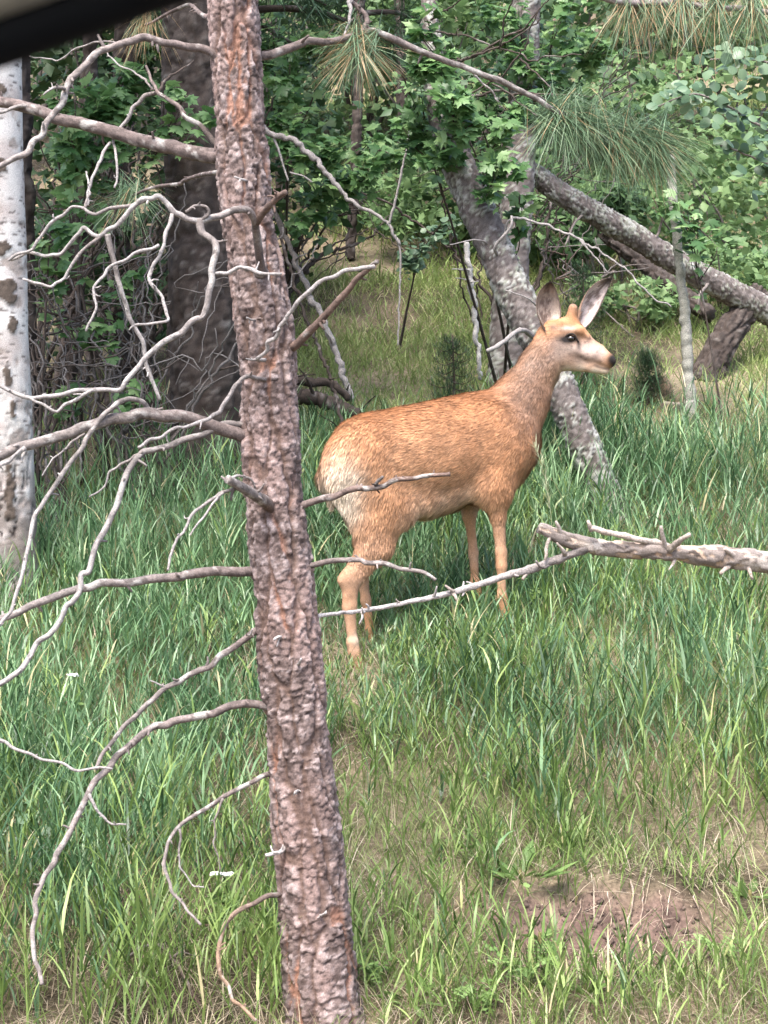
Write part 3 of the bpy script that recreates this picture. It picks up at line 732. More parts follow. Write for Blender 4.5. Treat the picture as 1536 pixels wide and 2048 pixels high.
tuft_part(pine, 'needle_tuft', [(200, 400, 5.9, -1, 0, 0.0), (230, 420, 5.9, -0.6, 0, -0.9)], 30, 0.20, 0.4, 0.4, 346, 0.3)
# crown above the frame
for i in range(6):
    az = 3.6 + i * 1.1; h = 2.6 + i * 0.25
    y = 5.03
    x0 = Wp(445 - i * 2, 0, 5.03)[0]
    Lb = 1.5 - 0.05 * i
    P = [np.array([x0, y, h]), np.array([x0 + math.cos(az) * Lb * 0.5, y + math.sin(az) * Lb * 0.5, h + 0.1]), np.array([x0 + math.cos(az) * Lb, y + math.sin(az) * Lb, h - 0.05])]
    C = catmull(P, 30)
    V, q, t, tp = tube(C, np.linspace(0.02, 0.007, 30), 7, 0.2, 400 + i)
    bo = pine.part('branch', V, twig_mat, t, q, {'Col': twig_col(V, tp, BK, BK, 400 + i)})
    cs = [C[k] for k in (14, 18, 22, 26, 29)] ; ds = [(math.cos(az + (-1) ** k * 0.5), math.sin(az + (-1) ** k * 0.5), 0.1) for k in range(5)]
    B_ = tufts(cs, ds, 50, 0.19, 0.003, 0.5, 0.6, 420 + i, 0.03)
    V, t, q, r = B_.mesh_args()
    pine.part('needle_tuft', V, needle_mat, t, q, {'rnd': r}, bo, 'stuff')

# ---------------- other trunks
asp = Thing('aspen_tree', 'white barked aspen with black scars at the edge of the thicket', 'aspen tree', drop(Wp(15, 1200, 7.9)))
_ap = [(16, 1235, 7.9, 150), (16, 1190, 7.9, 128), (17, 1100, 7.9, 114), (13, 900, 7.9, 108), (6, 700, 7.9, 103), (2, 500, 7.9, 99), (-1, 300, 7.9, 95), (-3, 100, 7.9, 92), (-15, -400, 7.95, 86), (-30, -1000, 8.0, 74), (-45, -1600, 8.1, 50)]
tree_trunk(asp, [(-4, 40, 7.9, 91)] + _ap[8:], 'aspen', 0.02, 0.02, 141, name='upper_trunk')
tree_trunk(asp, _ap[:8] + [(-6, 0, 7.9, 91)],
           'aspen', 0.009, 0.009, 140, marks=[(mh, 4.712 + ma, mw, mv) for mh, ma, mw, mv in ((1.70, 0.15, 0.05, 0.035), (1.50, 0.2, 0.075, 0.05), (2.08, 0.15, 0.06, 0.03), (2.42, 0.2, 0.04, 0.025), (1.12, 0.35, 0.016, 0.05), (0.95, 0.5, 0.012, 0.04), (1.35, 0.6, 0.02, 0.03), (0.55, 0.3, 0.02, 0.12))])
_n = 5200
_cl = RNG.normal(size=(60, 3)) * [0.75, 0.7, 0.75] + [-2.25, 7.2, 4.9]  # unseen crown, thickened and shifted forward to shade the thicket
V, t, r = leaves(*DIAM, _cl[RNG.integers(0, 60, _n)] + RNG.normal(size=(_n, 3)) * 0.17, RNG.normal(size=(_n, 3)) + [0, -0.3, 0.8], RNG.normal(size=(_n, 3)) - [0, 0, 1], 0.08 + 0.04 * RNG.random(_n), RNG.random(_n))
aspen_leaf = leaf_mat('aspen_leaf', [(0.0, (0.06, 0.11, 0.06)), (0.5, (0.10, 0.17, 0.095)), (1.0, (0.17, 0.25, 0.14))], trans=0.3, rough=0.4, spec=0.4)
asp.part('crown', V, aspen_leaf, t, None, {'rnd': r}, kind='stuff')
for _i in range(7):
    _s = Wp(-25, -700 - 90 * _i, 8.0); _e = _cl[_i * 8]
    V, q, t, tp = tube(catmull([_s, (_s + _e) / 2 + [0, 0, 0.15], _e], 16), np.linspace(0.022, 0.006, 16), 6, 0.15, 90 + _i)
    asp.part('branch', V, twig_mat, t, q, {'Col': twig_col(V, tp, PALE, PALE, 90 + _i)})

def dark_tree(name, label, cat, path, style, du, seed, group=None, crown=None):
    if name == 'leaning_tree': path = [(a, b, c_, w_ * 0.92) for a, b, c_, w_ in path]
    th = Thing(name, label, cat, drop(Wp(path[0][0], path[0][1], path[0][2])), group)
    C, R = tree_trunk(th, path, style, du, du, seed)
    return th, C
fir_mat = leaf_mat('dark_fir_needles', [(0.0, (0.03, 0.06, 0.032)), (0.6, (0.055, 0.10, 0.055)), (1.0, (0.09, 0.15, 0.075))], trans=0.12, rough=0.55, spec=0.25)
def conifer_crown(th, C, h0, n, reach, seed, nt=13, L=0.15, w=0.011):
    """whorls of drooping needle boughs on the upper trunk (above the picture, added to shade the background)"""
    r = np.random.default_rng(seed)
    hs = C[:, 2]
    for i in range(n):
        f = i / max(1, n - 1)
        k = np.argmin(abs(hs - (h0 + (hs[-1] - h0) * f * 0.97)))
        az = i * 2.4 + r.random(); Lb = reach * (1 - 0.65 * f) * (0.8 + 0.4 * r.random())
        p = C[k]; e = p + np.array([math.cos(az) * Lb, math.sin(az) * Lb, -0.12 * Lb])
        m = (p + e) / 2 + np.array([0, 0, 0.12 * Lb])
        Cc = catmull([p, m, e], 24)
        V, q, t, tp = tube(Cc, np.linspace(0.03, 0.007, 24), 6, 0.2, seed + i)
        bo = th.part('branch', V, twig_mat, t, q, {'Col': twig_col(V, tp, DARKB, DARKB, seed + i)})
        cs, ds = [], []
        for j in range(10, 24, 1):
            for s_ in (-1, 1):
                cs.append(Cc[j] + r.normal(size=3) * 0.05); ds.append((math.cos(az + s_ * 0.9), math.sin(az + s_ * 0.9), -0.15))
        V, t, q, rr = tufts(cs, ds, nt, L * 1.7, w, 0.4, 0.7, seed + 50 + i, 0.0).mesh_args()
        th.part('needle_bough', V, fir_mat, t, q, {'rnd': rr}, bo, 'stuff')

big, Cb = dark_tree('old_pine_tree', 'thick dark brown rough trunk standing behind the near pine', 'pine tree',
                [(428, 990, 9.4, 215), (424, 940, 9.4, 172), (416, 800, 9.4, 150), (407, 600, 9.4, 140), (397, 400, 9.4, 132), (388, 200, 9.4, 126), (380, 0, 9.4, 120), (370, -400, 9.45, 108), (360, -1000, 9.5, 90), (355, -1700, 9.6, 50)], 'dark', 0.018, 150)
conifer_crown(big, Cb, 3.8, 13, 1.9, 1500)  # unseen crown, added to shade the thicket
t2, C2 = dark_tree('slim_pine_tree', 'slim dark brown trunk close behind the white aspen', 'pine tree',
                [(48, 1030, 9.3, 66), (49, 800, 9.3, 58), (46, 600, 9.3, 55), (40, 300, 9.35, 52), (34, 0, 9.4, 50), (20, -700, 9.5, 40), (15, -1300, 9.6, 25)], 'dark', 0.02, 160)
conifer_crown(t2, C2, 3.2, 10, 1.5, 1600)
t3, C3 = dark_tree('upright_tree', 'upright dark grey trunk rising behind the leaning lichen trunk', 'tree',
                [(1014, 800, 10.8, 92), (1016, 740, 10.8, 80), (1020, 600, 10.8, 72), (1030, 450, 10.85, 66), (1040, 300, 10.9, 62), (1050, 100, 11.0, 58), (1060, -300, 11.1, 50), (1070, -1000, 11.2, 36), (1075, -1500, 11.2, 20)], 'lichen', 0.017, 170)
conifer_crown(t3, C3, 4.6, 6, 1.0, 1700)
t4, C4 = dark_tree('leaning_tree', 'leaning grey trunk crusted with pale lichen behind the deer', 'tree',
                [(1242, 1072, 8.8, 84), (1222, 1020, 8.82, 74), (1168, 890, 8.86, 72), (1122, 785, 8.9, 74), (1075, 680, 8.95, 78), (1030, 590, 9.0, 78), (986, 490, 9.05, 76), (942, 390, 9.1, 74), (905, 300, 9.15, 70), (882, 220, 9.2, 60), (868, 120, 9.3, 46), (858, 0, 9.4, 36), (850, -200, 9.6, 40), (845, -500, 9.8, 28)], 'lichen', 0.010, 180)
for i, (pth, w0, w1) in enumerate([([(1070, 675, 8.9), (1040, 660, 8.7), (1005, 685, 8.6), (975, 702, 8.55)], 11, 8), ([(1000, 520, 9.0), (990, 495, 8.9), (1020, 455, 8.85), (1022, 432, 8.85)], 7, 5), ([(985, 490, 9.0), (950, 480, 8.9), (900, 490, 8.85)], 5, 2), ([(1090, 640, 8.95), (1060, 600, 8.75), (1010, 580, 8.7)], 5, 2)]):
    add_limb(t4, 'branch', pth, w0, w1, c0=GREYB, c1=PALE, seed=190 + i)
for i, (nm, lb_, path) in enumerate([('slim_tree', 'thin dark trunk beside the old pine, half hidden by maple leaves', [(345, 960, 9.9, 40), (350, 700, 9.9, 34), (352, 400, 9.9, 30), (355, 100, 9.95, 28), (362, -300, 10, 20)]),
                       ('slim_tree', 'dark slanting trunk behind the thicket twigs near the aspen', [(120, 1000, 10.4, 46), (140, 700, 10.5, 42), (165, 400, 10.6, 36), (180, 100, 10.7, 34), (190, -300, 10.8, 28)]),
                       ('slim_tree', 'dark trunk deep in the thicket behind the bare twigs', [(245, 960, 11, 60), (240, 700, 11, 52), (238, 400, 11, 48), (250, 50, 11.1, 44), (255, -400, 11.1, 30)]),
                       ('slim_tree', 'dark forked trunk behind the hanging needle tuft', [(700, 520, 14.5, 24), (712, 300, 14.5, 22), (718, 100, 14.6, 22), (725, -200, 14.7, 18)]),
                       ('slim_tree', 'grey trunk behind the maple leaves above the slope', [(812, 480, 15.5, 26), (806, 250, 15.5, 24), (800, 60, 15.6, 22), (795, -150, 15.7, 18)])]):
    th, Cc = dark_tree(nm, lb_, 'tree', path, 'dark', 0.020, 195 + i, 'dark trunks in the thicket')
    conifer_crown(th, Cc, Cc[-1, 2] - 1.0, 6 if i < 3 else 4, 1.5 if i < 3 else 0.8, 1900 + 40 * i)

# ---------------- fallen logs on the right
lg = Thing('fallen_log', 'long lichen spotted fallen log sloping down behind the grey sapling', 'log', drop(Wp(1536, 640, 11.6)), 'fallen logs')
tree_trunk(lg, [(1030, 318, 10.98, 36), (1080, 356, 11.0, 40), (1130, 392, 11.05, 46), (1250, 462, 11.2, 48), (1370, 534, 11.3, 50), (1460, 584, 11.4, 52), (1540, 624, 11.5, 54), (1640, 690, 11.6, 60)], 'lichen', 0.010, 0.010, 210, name='trunk')
for i, (pth, w0, w1) in enumerate([([(1180, 420, 11.1), (1150, 445, 11.0), (1130, 490, 10.9)], 6, 3), ([(1300, 492, 11.2), (1320, 460, 11.2), (1325, 430, 11.1)], 6, 3), ([(1420, 562, 11.3), (1400, 590, 11.2), (1395, 620, 11.2)], 7, 4)]):
    add_limb(lg, 'branch', pth, w0, w1, c0=GREYB, c1=GREYB, seed=215 + i)
lg2 = Thing('fallen_log', 'shorter brown log lying under the long fallen log', 'log', drop(Wp(1420, 632, 12.3)), 'fallen logs')
tree_trunk(lg2, [(1205, 462, 13.4, 32), (1290, 530, 12.9, 36), (1350, 578, 12.6, 36), (1420, 632, 12.3, 34)], 'dark', 0.012, 0.012, 220, name='trunk')
lg3 = Thing('broken_stump', 'thick brown leaning stump propping up the fallen log', 'stump', drop(Wp(1418, 750, 11.2)))
tree_trunk(lg3, [(1405, 775, 11.2, 74), (1425, 725, 11.25, 64), (1455, 670, 11.35, 60), (1490, 622, 11.5, 60), (1515, 590, 11.6, 56)], 'dark', 0.010, 0.010, 230, name='trunk')

# ---------------- dead branch from the right
db = Thing('dead_branch', 'knotted dead bough lying across in front of the deer legs', 'branch', drop(Wp(1900, 1150, 5.9)))
KN = np.array([0.36, 0.30, 0.26])
knot_mat = twig_mat
V, q, t, c, C, R = trunk_mesh([(1078, 1055, 5.35, 20), (1130, 1078, 5.37, 26), (1175, 1090, 5.4, 28), (1240, 1099, 5.42, 30), (1340, 1104, 5.45, 31), (1440, 1114, 5.5, 36), (1540, 1124, 5.55, 40), (1700, 1150, 5.65, 44), (1850, 1250, 5.8, 48), (1960, 1500, 5.9, 52), (2000, 1760, 5.95, 56)], 'deadwood', 0.0055, 0.0055, 240)
mainb = db.part('bough', V, bark_mat, t, q, {'Col': c})
add_limb(db, 'bough', [(1180, 1092, 5.4), (1150, 1106, 5.38), (1110, 1120, 5.36), (1060, 1138, 5.33), (1000, 1156, 5.3), (920, 1182, 5.25), (850, 1196, 5.2), (760, 1215, 5.15), (700, 1226, 5.1), (622, 1232, 5.03)], 24, 7, c0=GREYB, c1=PALE * 1.5, seed=241, rough=0.45, power=0.45, step=0.007, sides=10, spurs=9)
add_limb(db, 'twig', [(1345, 1096, 5.45), (1300, 1084, 5.42), (1240, 1070, 5.38), (1184, 1056, 5.35)], 15, 11, c0=KN, c1=KN * 1.2, seed=242, parent=mainb, rough=0.4)
for i, (pth, w0, w1) in enumerate([([(1332, 1102, 5.43), (1326, 1075, 5.4), (1321, 1052, 5.38)], 14, 6), ([(1338, 1100, 5.42), (1358, 1082, 5.38), (1378, 1068, 5.35)], 14, 9), ([(1120, 1075, 5.36), (1118, 1056, 5.34), (1112, 1044, 5.33)], 13, 5),
            ([(1185, 1062, 5.36), (1178, 1050, 5.35), (1176, 1042, 5.35)], 12, 5), ([(1100, 1075, 5.35), (1092, 1095, 5.33), (1088, 1120, 5.33)], 8, 5), ([(1130, 1110, 5.36), (1122, 1096, 5.34), (1114, 1086, 5.33)], 8, 4),
            ([(1472, 1120, 5.5), (1460, 1104, 5.47), (1450, 1096, 5.45)], 14, 6), ([(1490, 1128, 5.52), (1500, 1145, 5.5), (1504, 1160, 5.5)], 10, 4), ([(1355, 1108, 5.45), (1345, 1125, 5.43), (1335, 1140, 5.42)], 10, 3), ([(908, 1184, 5.23), (897, 1176, 5.22), (890, 1170, 5.22)], 7, 4), ([(905, 1184, 5.23), (912, 1194, 5.22), (914, 1202, 5.22)], 9, 5), ([(1060, 1138, 5.33), (1052, 1150, 5.32), (1046, 1160, 5.31)], 10, 7), ([(800, 1206, 5.17), (792, 1198, 5.16)], 5, 3), ([(1462, 1125, 5.5), (1450, 1138, 5.48), (1440, 1146, 5.47)], 12, 8)]):
    add_limb(db, 'twig', pth, w0, w1, c0=KN * 0.7, c1=KN, seed=243 + i, parent=mainb, rough=0.5)
for i, (x, y, w) in enumerate([(1095, 1064, 34), (1120, 1075, 40), (1175, 1093, 46), (1205, 1098, 42), (1330, 1103, 44), (1345, 1105, 40), (1465, 1118, 56), (1490, 1122, 48), (1400, 1110, 40)]):
    add_limb(db, 'knot', [(x - 12, y - 3), (x - 4, y), (x + 4, y + 1), (x + 12, y + 3)], w * 0.34, w * 0.42, 5.42 + (x - 1240) * 0.0004, 5.42 + (x - 1240) * 0.0004, KN * 0.4, KN * 0.8, parent=mainb, seed=270 + i, rough=1.0, sides=14, step=0.004)

# ---------------- sapling poles, dead sticks
sp = Thing('sapling', 'slender pale grey sapling pole standing before the fallen log', 'sapling', drop(Wp(1385, 850, 10.3)))
add_limb(sp, 'trunk', [(1390, 872, 10.3), (1383, 830, 10.3), (1376, 740, 10.3), (1371, 640, 10.3), (1362, 550, 10.3), (1351, 456, 10.3), (1345, 380, 10.3), (1340, 300, 10.35)], 24, 16, c0=np.array([0.26, 0.25, 0.22]), c1=np.array([0.24, 0.235, 0.2]), seed=280, sides=10, wig=0.006, rough=0.12)
STK = [
 ('dead_stick', 'peeling whitish dead stick standing beside the leaning lichen trunk', [(933, 485, 10.2), (941, 560, 10.2), (949, 620, 10.2), (956, 700, 10.2), (960, 760, 10.2)], 12, 9, np.array([0.36, 0.34, 0.32]), np.array([0.36, 0.34, 0.32])),
 ('dead_stick', 'long pale dead stick leaning on the slope behind the near pine', [(548, 420, 10.2), (590, 520, 10.2), (620, 590, 10.2), (655, 660, 10.2), (690, 760, 10.2), (700, 800, 10.2)], 10, 14, GREYB, PALE),
 ('dead_stick', 'dark thin leaning stem crossing the pale stick behind the pine', [(560, 470, 9.6), (600, 600, 9.6), (640, 700, 9.6), (672, 800, 9.5), (690, 900, 9.3)], 7, 7, DARKB, DARKB),
 ('dead_stick', 'short dark log end lying in grass behind the near pine', [(560, 755, 10.0), (620, 762, 10.0), (665, 770, 10.0), (700, 800, 10.0)], 20, 14, DARKB, DARKB),
 ('dead_stick', 'thick dark rotten log in shade behind the deer rump', [(560, 785, 9.9), (640, 800, 9.9), (720, 830, 9.9)], 34, 26, DARKB, DARKB),
]
for i, (nm, lb_, pth, w0, w1, c0, c1) in enumerate(STK):
    e = max(pth, key=lambda p: p[1])
    th = Thing(nm, lb_, 'stick', drop(Wp(*e)), 'dead sticks on the slope')
    add_limb(th, 'stem', pth, w0, w1, c0=c0, c1=c1, seed=300 + i, rough=0.3, wig=0.012)
    r = np.random.default_rng(600 + i)
    for k in range(4):
        j = r.integers(0, len(pth) - 1); f = r.random()
        a = np.array(pth[j]) * (1 - f) + np.array(pth[j + 1]) * f
        dx, dy = r.normal() * 40, -abs(r.normal()) * 35
        add_limb(th, 'twig', [tuple(a), (a[0] + dx * 0.5, a[1] + dy * 0.6, a[2] - 0.1), (a[0] + dx, a[1] + dy, a[2] - 0.15)], max(3, w1 * 0.4), 2, c0=c0, c1=c1, seed=700 + i * 9 + k, sides=5)

lb1, _ = add_limb(big, 'branch', [(420, 232, 9.4), (500, 240, 9.45), (545, 268, 9.5), (600, 290, 9.5), (640, 330, 9.5), (690, 388, 9.5), (722, 415, 9.5), (770, 440, 9.5), (800, 490, 9.5)], 16, 5, c0=GREYB * 1.3, c1=PALE, seed=331, rough=0.5, wig=0.012)
add_limb(big, 'twig', [(790, 470, 9.5), (802, 510, 9.5), (798, 600, 9.5), (797, 690, 9.5)], 5, 3.5, c0=PALE, c1=PALE, seed=332, parent=lb1, sides=5)
add_limb(big, 'twig', [(778, 448, 9.5), (790, 400, 9.5), (812, 300, 9.5), (822, 230, 9.5)], 6, 4, c0=PALE, c1=PALE, seed=333, parent=lb1, sides=5)
add_limb(big, 'twig', [(545, 268, 9.5), (560, 310, 9.5), (577, 362, 9.5)], 6, 4, c0=PALE, c1=PALE, seed=334, parent=lb1, sides=5)
add_limb(big, 'twig', [(580, 345, 9.5), (605, 352, 9.5), (625, 364, 9.5)], 4, 3, c0=PALE, c1=PALE, seed=335, parent=lb1, sides=5)
lb2_, _ = add_limb(t4, 'branch', [(1000, 520, 9.0), (1014, 470, 8.95), (1022, 437, 8.9), (1090, 450, 8.9), (1160, 480, 8.9), (1240, 530, 8.9), (1300, 590, 8.9), (1340, 612, 8.9)], 6, 3, c0=PALE, c1=PALE, seed=336, wig=0.01)
add_limb(t4, 'twig', [(1160, 480, 8.9), (1190, 515, 8.9), (1215, 545, 8.9)], 4, 2.5, c0=PALE, c1=PALE, seed=337, parent=lb2_, sides=5)
# dead dark twigs in the top of the leaning tree
for i, pth in enumerate([[(866, 140), (950, 112), (1040, 62), (1105, -10)], [(878, 190), (960, 190), (1060, 184), (1185, 196)], [(866, 130), (930, 118), (1000, 92), (1085, 35)], [(940, 188), (1010, 150), (1052, 90), (1080, 15)], [(985, 168), (1060, 222), (1135, 272)], [(862, 60), (960, 82), (1060, 122), (1160, 108)], [(862, 40), (900, 15), (940, -20)], [(1040, 118), (1085, 160), (1115, 205)], [(1000, 92), (1010, 40), (1030, -10)]]):
    P = [(a, b, 9.25 - 0.55 * k / (len(pth) - 1)) if i not in (3, 4, 7, 8) else (a, b, 8.85 - 0.12 * k) for k, (a, b) in enumerate(pth)]
    add_limb(t4, 'branch', kink(P, 5000 + i, 0.05), 6.5 if i < 3 else 4.5, 2.2, c0=DARKB * 1.2, c1=DARKB * 1.6, seed=5100 + i, sides=6, wig=0.008, spurs=5)

# ------------------------------------------------------------------ deer
TH = math.radians(27.0)                 # the deer heads right and away
Hd = np.array([math.cos(TH), math.sin(TH), 0.0])      # heading
Nd = np.array([math.sin(TH), -math.cos(TH), 0.0])     # its near (right) side
S0 = Wp(715, 1335, 7.28)
PHI = math.radians(-10.0)
Hh = np.array([math.cos(PHI), math.sin(PHI), 0.0]); Nh = np.array([math.sin(PHI), -math.cos(PHI), 0.0])
def D(px, py, lat=0.0):
    r = np.array([(px - 768) / FPX, 1.0, (1024 - py) / FPX])
    return r * ((Nd @ S0 + lat) / (Nd @ r))
PB = D(1108, 672, 0.0)                  # poll: the head has its own plane
def Dh(px, py, lat=0.0):
    r = np.array([(px - 768) / FPX, 1.0, (1024 - py) / FPX])
    return r * ((Nh @ PB + lat) / (Nh @ r))
OR = D(715, 1335, 0)                    # local origin
BAS = np.stack([Hd, Nd, np.array([0, 0, 1.0])])       # rows: u, v, w
def L3(p): return BAS @ (np.asarray(p) - OR)
def toW(p): return np.asarray(p) @ BAS + OR
M_PX = 7.5 / FPX

PR = []     # primitives: dict
def cone(a, b, ra, rb, sq=1.0, k=0.03, flow=None, fur=0.02, fn=D, reg=''):
    A, B_ = fn(*a), fn(*b)
    PR.append(dict(a=L3(A), b=L3(B_), ra=ra * A[1] / FPX, rb=rb * B_[1] / FPX, sq=sq, k=k, flow=np.array(flow if flow is not None else L3(B_) - L3(A)), fur=fur, reg=reg))
def cdist(p, P):
    """tapered capsule distance, squashed sideways"""
    q = p.copy()
    vc = 0.5 * (P['a'][1] + P['b'][1])
    a = P['a'].copy(); b = P['b'].copy()
    if P['sq'] != 1.0:
        q[..., 1] = (q[..., 1] - vc) / P['sq'] + vc
        a[1] = (a[1] - vc) / P['sq'] + vc; b[1] = (b[1] - vc) / P['sq'] + vc
    ba = b - a
    h = np.clip(((q - a) @ ba) / (ba @ ba + 1e-12), 0, 1)
    d = np.linalg.norm(q - a - h[..., None] * ba, axis=-1) - (P['ra'] + (P['rb'] - P['ra']) * h)
    return d * min(1.0, 0.5 + 0.5 * P['sq'])

# torso: profile columns (px, top, bottom, half width in metres) on the mid plane
TC = [(655, 930, 972, 0.030), (660, 902, 992, 0.085), (672, 868, 1006, 0.122), (695, 840, 1016, 0.146), (730, 827, 1024, 0.160), (770, 820, 1024, 0.166), (810, 813, 1022, 0.170), (850, 805, 1017, 0.174), (890, 797, 1010, 0.172),
      (930, 788, 996, 0.160), (965, 783, 984, 0.146), (1000, 790, 974, 0.132), (1030, 806, 958, 0.110), (1050, 830, 945, 0.085), (1060, 862, 915, 0.04)]
tu, tt, tb, tw = [], [], [], []
for (px, ty, by, hw) in TC:
    a, b = L3(D(px, ty)), L3(D(px, by))
    tu.append(0.5 * (a[0] + b[0])); tt.append(a[2]); tb.append(b[2]); tw.append(hw)
tu, tt, tb, tw = map(np.array, (tu, tt, tb, tw))
def smooth_interp(x, xp, fp):
    f = np.interp(x, xp, fp)
    return (f + np.interp(x - 0.02, xp, fp) + np.interp(x + 0.02, xp, fp)) / 3
def torso(p):
    u = p[..., 0]
    uc = np.clip(u, tu[0], tu[-1])
    top, bot, hw = smooth_interp(uc, tu, tt), smooth_interp(uc, tu, tb), smooth_interp(uc, tu, tw)
    c = 0.47 * top + 0.53 * bot; hh = 0.5 * (top - bot)
    cz = (top + bot) / 2
    zz = (p[..., 2] - cz) / hh
    # widest a little below the middle, narrower along the back
    wv = hw * (1 - 0.10 * np.clip(zz, 0, 1) ** 2)
    g = np.sqrt((p[..., 1] / wv) ** 2 + zz ** 2)
    d = (g - 1) * np.minimum(hh, hw) * 0.9
    return np.maximum(d, 0) * 0 + d + np.abs(u - uc)

FB = np.array([-1, 0, -0.35]); DN = np.array([-0.12, 0, -1])
# neck
cone((1003, 880, 0), (1043, 800, 0), 76, 55, 0.72, 0.07, flow=(-0.5, 0, -0.9), fur=0.022, reg='neck')
cone((1043, 800, 0), (1079, 735, 0), 52, 40, 0.74, 0.05, flow=(-0.45, 0, -0.9), fur=0.020, reg='neck')
cone((1079, 735, 0), (1102, 690, 0), 40, 37, 0.76, 0.04, flow=(-0.4, 0, -0.9), fur=0.018, reg='neck')
# near hind leg
cone((725, 925, 0.085), (772, 1010, 0.10), 82, 58, 0.55, 0.05, flow=DN + [-0.25, 0, 0], fur=0.026)
cone((694, 950, 0.075), (735, 1045, 0.095), 46, 36, 0.62, 0.05, flow=DN, fur=0.034)
cone((765, 1010, 0.10), (752, 1085, 0.10), 52, 38, 0.60, 0.04, flow=DN, fur=0.030)
cone((752, 1085, 0.10), (710, 1152, 0.095), 35, 20, 0.60, 0.03, flow=DN, fur=0.018)
cone((732, 1105, 0.095), (686, 1160, 0.095), 12, 11, 0.7, 0.02, flow=DN, fur=0.012)
cone((701, 1162, 0.095), (699, 1215, 0.095), 20, 14, 0.66, 0.025, flow=DN, fur=0.010)
cone((699, 1215, 0.095), (705, 1285, 0.095), 14, 9.5, 0.8, 0.02, flow=DN, fur=0.008)
cone((705, 1285, 0.095), (708, 1305, 0.095), 12, 11.5, 0.9, 0.015, flow=DN, fur=0.008)
cone((708, 1305, 0.095), (718, 1338, 0.095), 12, 14, 0.9, 0.015, flow=DN, fur=0.006)
# far hind leg
cone((715, 940, -0.085), (748, 1015, -0.10), 66, 52, 0.55, 0.05, flow=DN, fur=0.024)
cone((748, 1010, -0.10), (736, 1075, -0.10), 44, 29, 0.6, 0.04, flow=DN, fur=0.02)
cone((736, 1075, -0.10), (722, 1128, -0.10), 25, 15, 0.62, 0.03, flow=DN, fur=0.014)
cone((722, 1128, -0.10), (732, 1200, -0.10), 15, 10, 0.7, 0.02, flow=DN, fur=0.01)
cone((732, 1200, -0.10), (740, 1262, -0.10), 9.5, 8.5, 0.8, 0.02, flow=DN, fur=0.008)
cone((740, 1262, -0.10), (748, 1302, -0.10), 9.5, 12, 0.9, 0.015, flow=DN, fur=0.006)
# near fore leg
cone((1005, 890, 0.085), (988, 970, 0.10), 66, 46, 0.5, 0.05, flow=(-0.5, 0, -1), fur=0.022)
cone((988, 970, 0.10), (995, 1025, 0.095), 40, 19, 0.62, 0.04, flow=DN, fur=0.02)
cone((995, 1025, 0.095), (1002, 1105, 0.09), 17, 10.5, 0.75, 0.02, flow=DN, fur=0.012)
cone((1002, 1105, 0.09), (1003, 1132, 0.09), 12, 11.5, 0.85, 0.015, flow=DN, fur=0.009)
cone((1003, 1132, 0.09), (1003, 1195, 0.09), 9.5, 8, 0.9, 0.015, flow=DN, fur=0.008)
cone((1003, 1195, 0.09), (1012, 1232, 0.09), 12, 14, 0.9, 0.015, flow=DN, fur=0.006)
# far fore leg
cone((965, 900, -0.08), (945, 970, -0.10), 56, 38, 0.5, 0.05, flow=(-0.5, 0, -1), fur=0.02)
cone((945, 970, -0.10), (938, 1030, -0.095), 32, 15, 0.62, 0.03, flow=DN, fur=0.016)
cone((938, 1030, -0.095), (947, 1105, -0.09), 13, 10, 0.75, 0.02, flow=DN, fur=0.01)
cone((947, 1105, -0.09), (950, 1165, -0.09), 10, 8, 0.85, 0.015, flow=DN, fur=0.008)
cone((950, 1165, -0.09), (958, 1204, -0.09), 11, 13, 0.9, 0.015, flow=DN, fur=0.006)
# breast, flank fold, belly tuft
cone((1010, 950, 0.02), (960, 975, 0.05), 34, 28, 0.8, 0.05, flow=(-0.5, 0, -1), fur=0.028)
cone((905, 990, 0.0), (850, 1006, 0.0), 26, 30, 1.6, 0.05, flow=(-0.3, 0, -1), fur=0.034)
cone((840, 985, 0.08), (805, 1015, 0.10), 34, 30, 0.6, 0.05, flow=(-0.4, 0, -1), fur=0.03)
# shoulder blade
cone((985, 850, 0.095), (1010, 905, 0.112), 30, 26, 0.5, 0.07, flow=(-0.6, 0, -0.8), fur=0.02)
# tail
cone((668, 905, 0.0), (658, 960, 0.0), 15, 19, 0.9, 0.02, flow=(-0.15, 0, -1), fur=0.035, reg='tail')
cone((658, 960, 0.0), (668, 1005, 0.0), 19, 9, 0.8, 0.02, flow=(0, 0, -1), fur=0.03, reg='tail')
# head (in its own plane)
HB = L3(Dh(1100, 690)) - L3(Dh(1225, 735))
hd = lambda *a, **k: cone(*a, fn=Dh, **k)
hd((1110, 674, 0), (1140, 668, 0), 36, 32, sq=0.72, k=0.03, flow=HB, fur=0.011, reg='head')
hd((1122, 700, 0), (1150, 700, 0), 38, 31, sq=0.64, k=0.02, flow=HB, fur=0.011, reg='head')
hd((1150, 682, 0), (1194, 707, 0), 30, 19, sq=0.66, k=0.02, flow=HB, fur=0.007, reg='head')
hd((1194, 708, 0), (1216, 722, 0), 19.5, 15.5, sq=0.90, k=0.02, flow=HB, fur=0.005, reg='head')
hd((1135, 718, 0), (1185, 733, 0), 24, 12, sq=0.70, k=0.02, flow=HB, fur=0.008, reg='head')
hd((1185, 734, 0), (1210, 740, 0), 11.5, 9, sq=0.95, k=0.006, flow=HB, fur=0.004, reg='head')
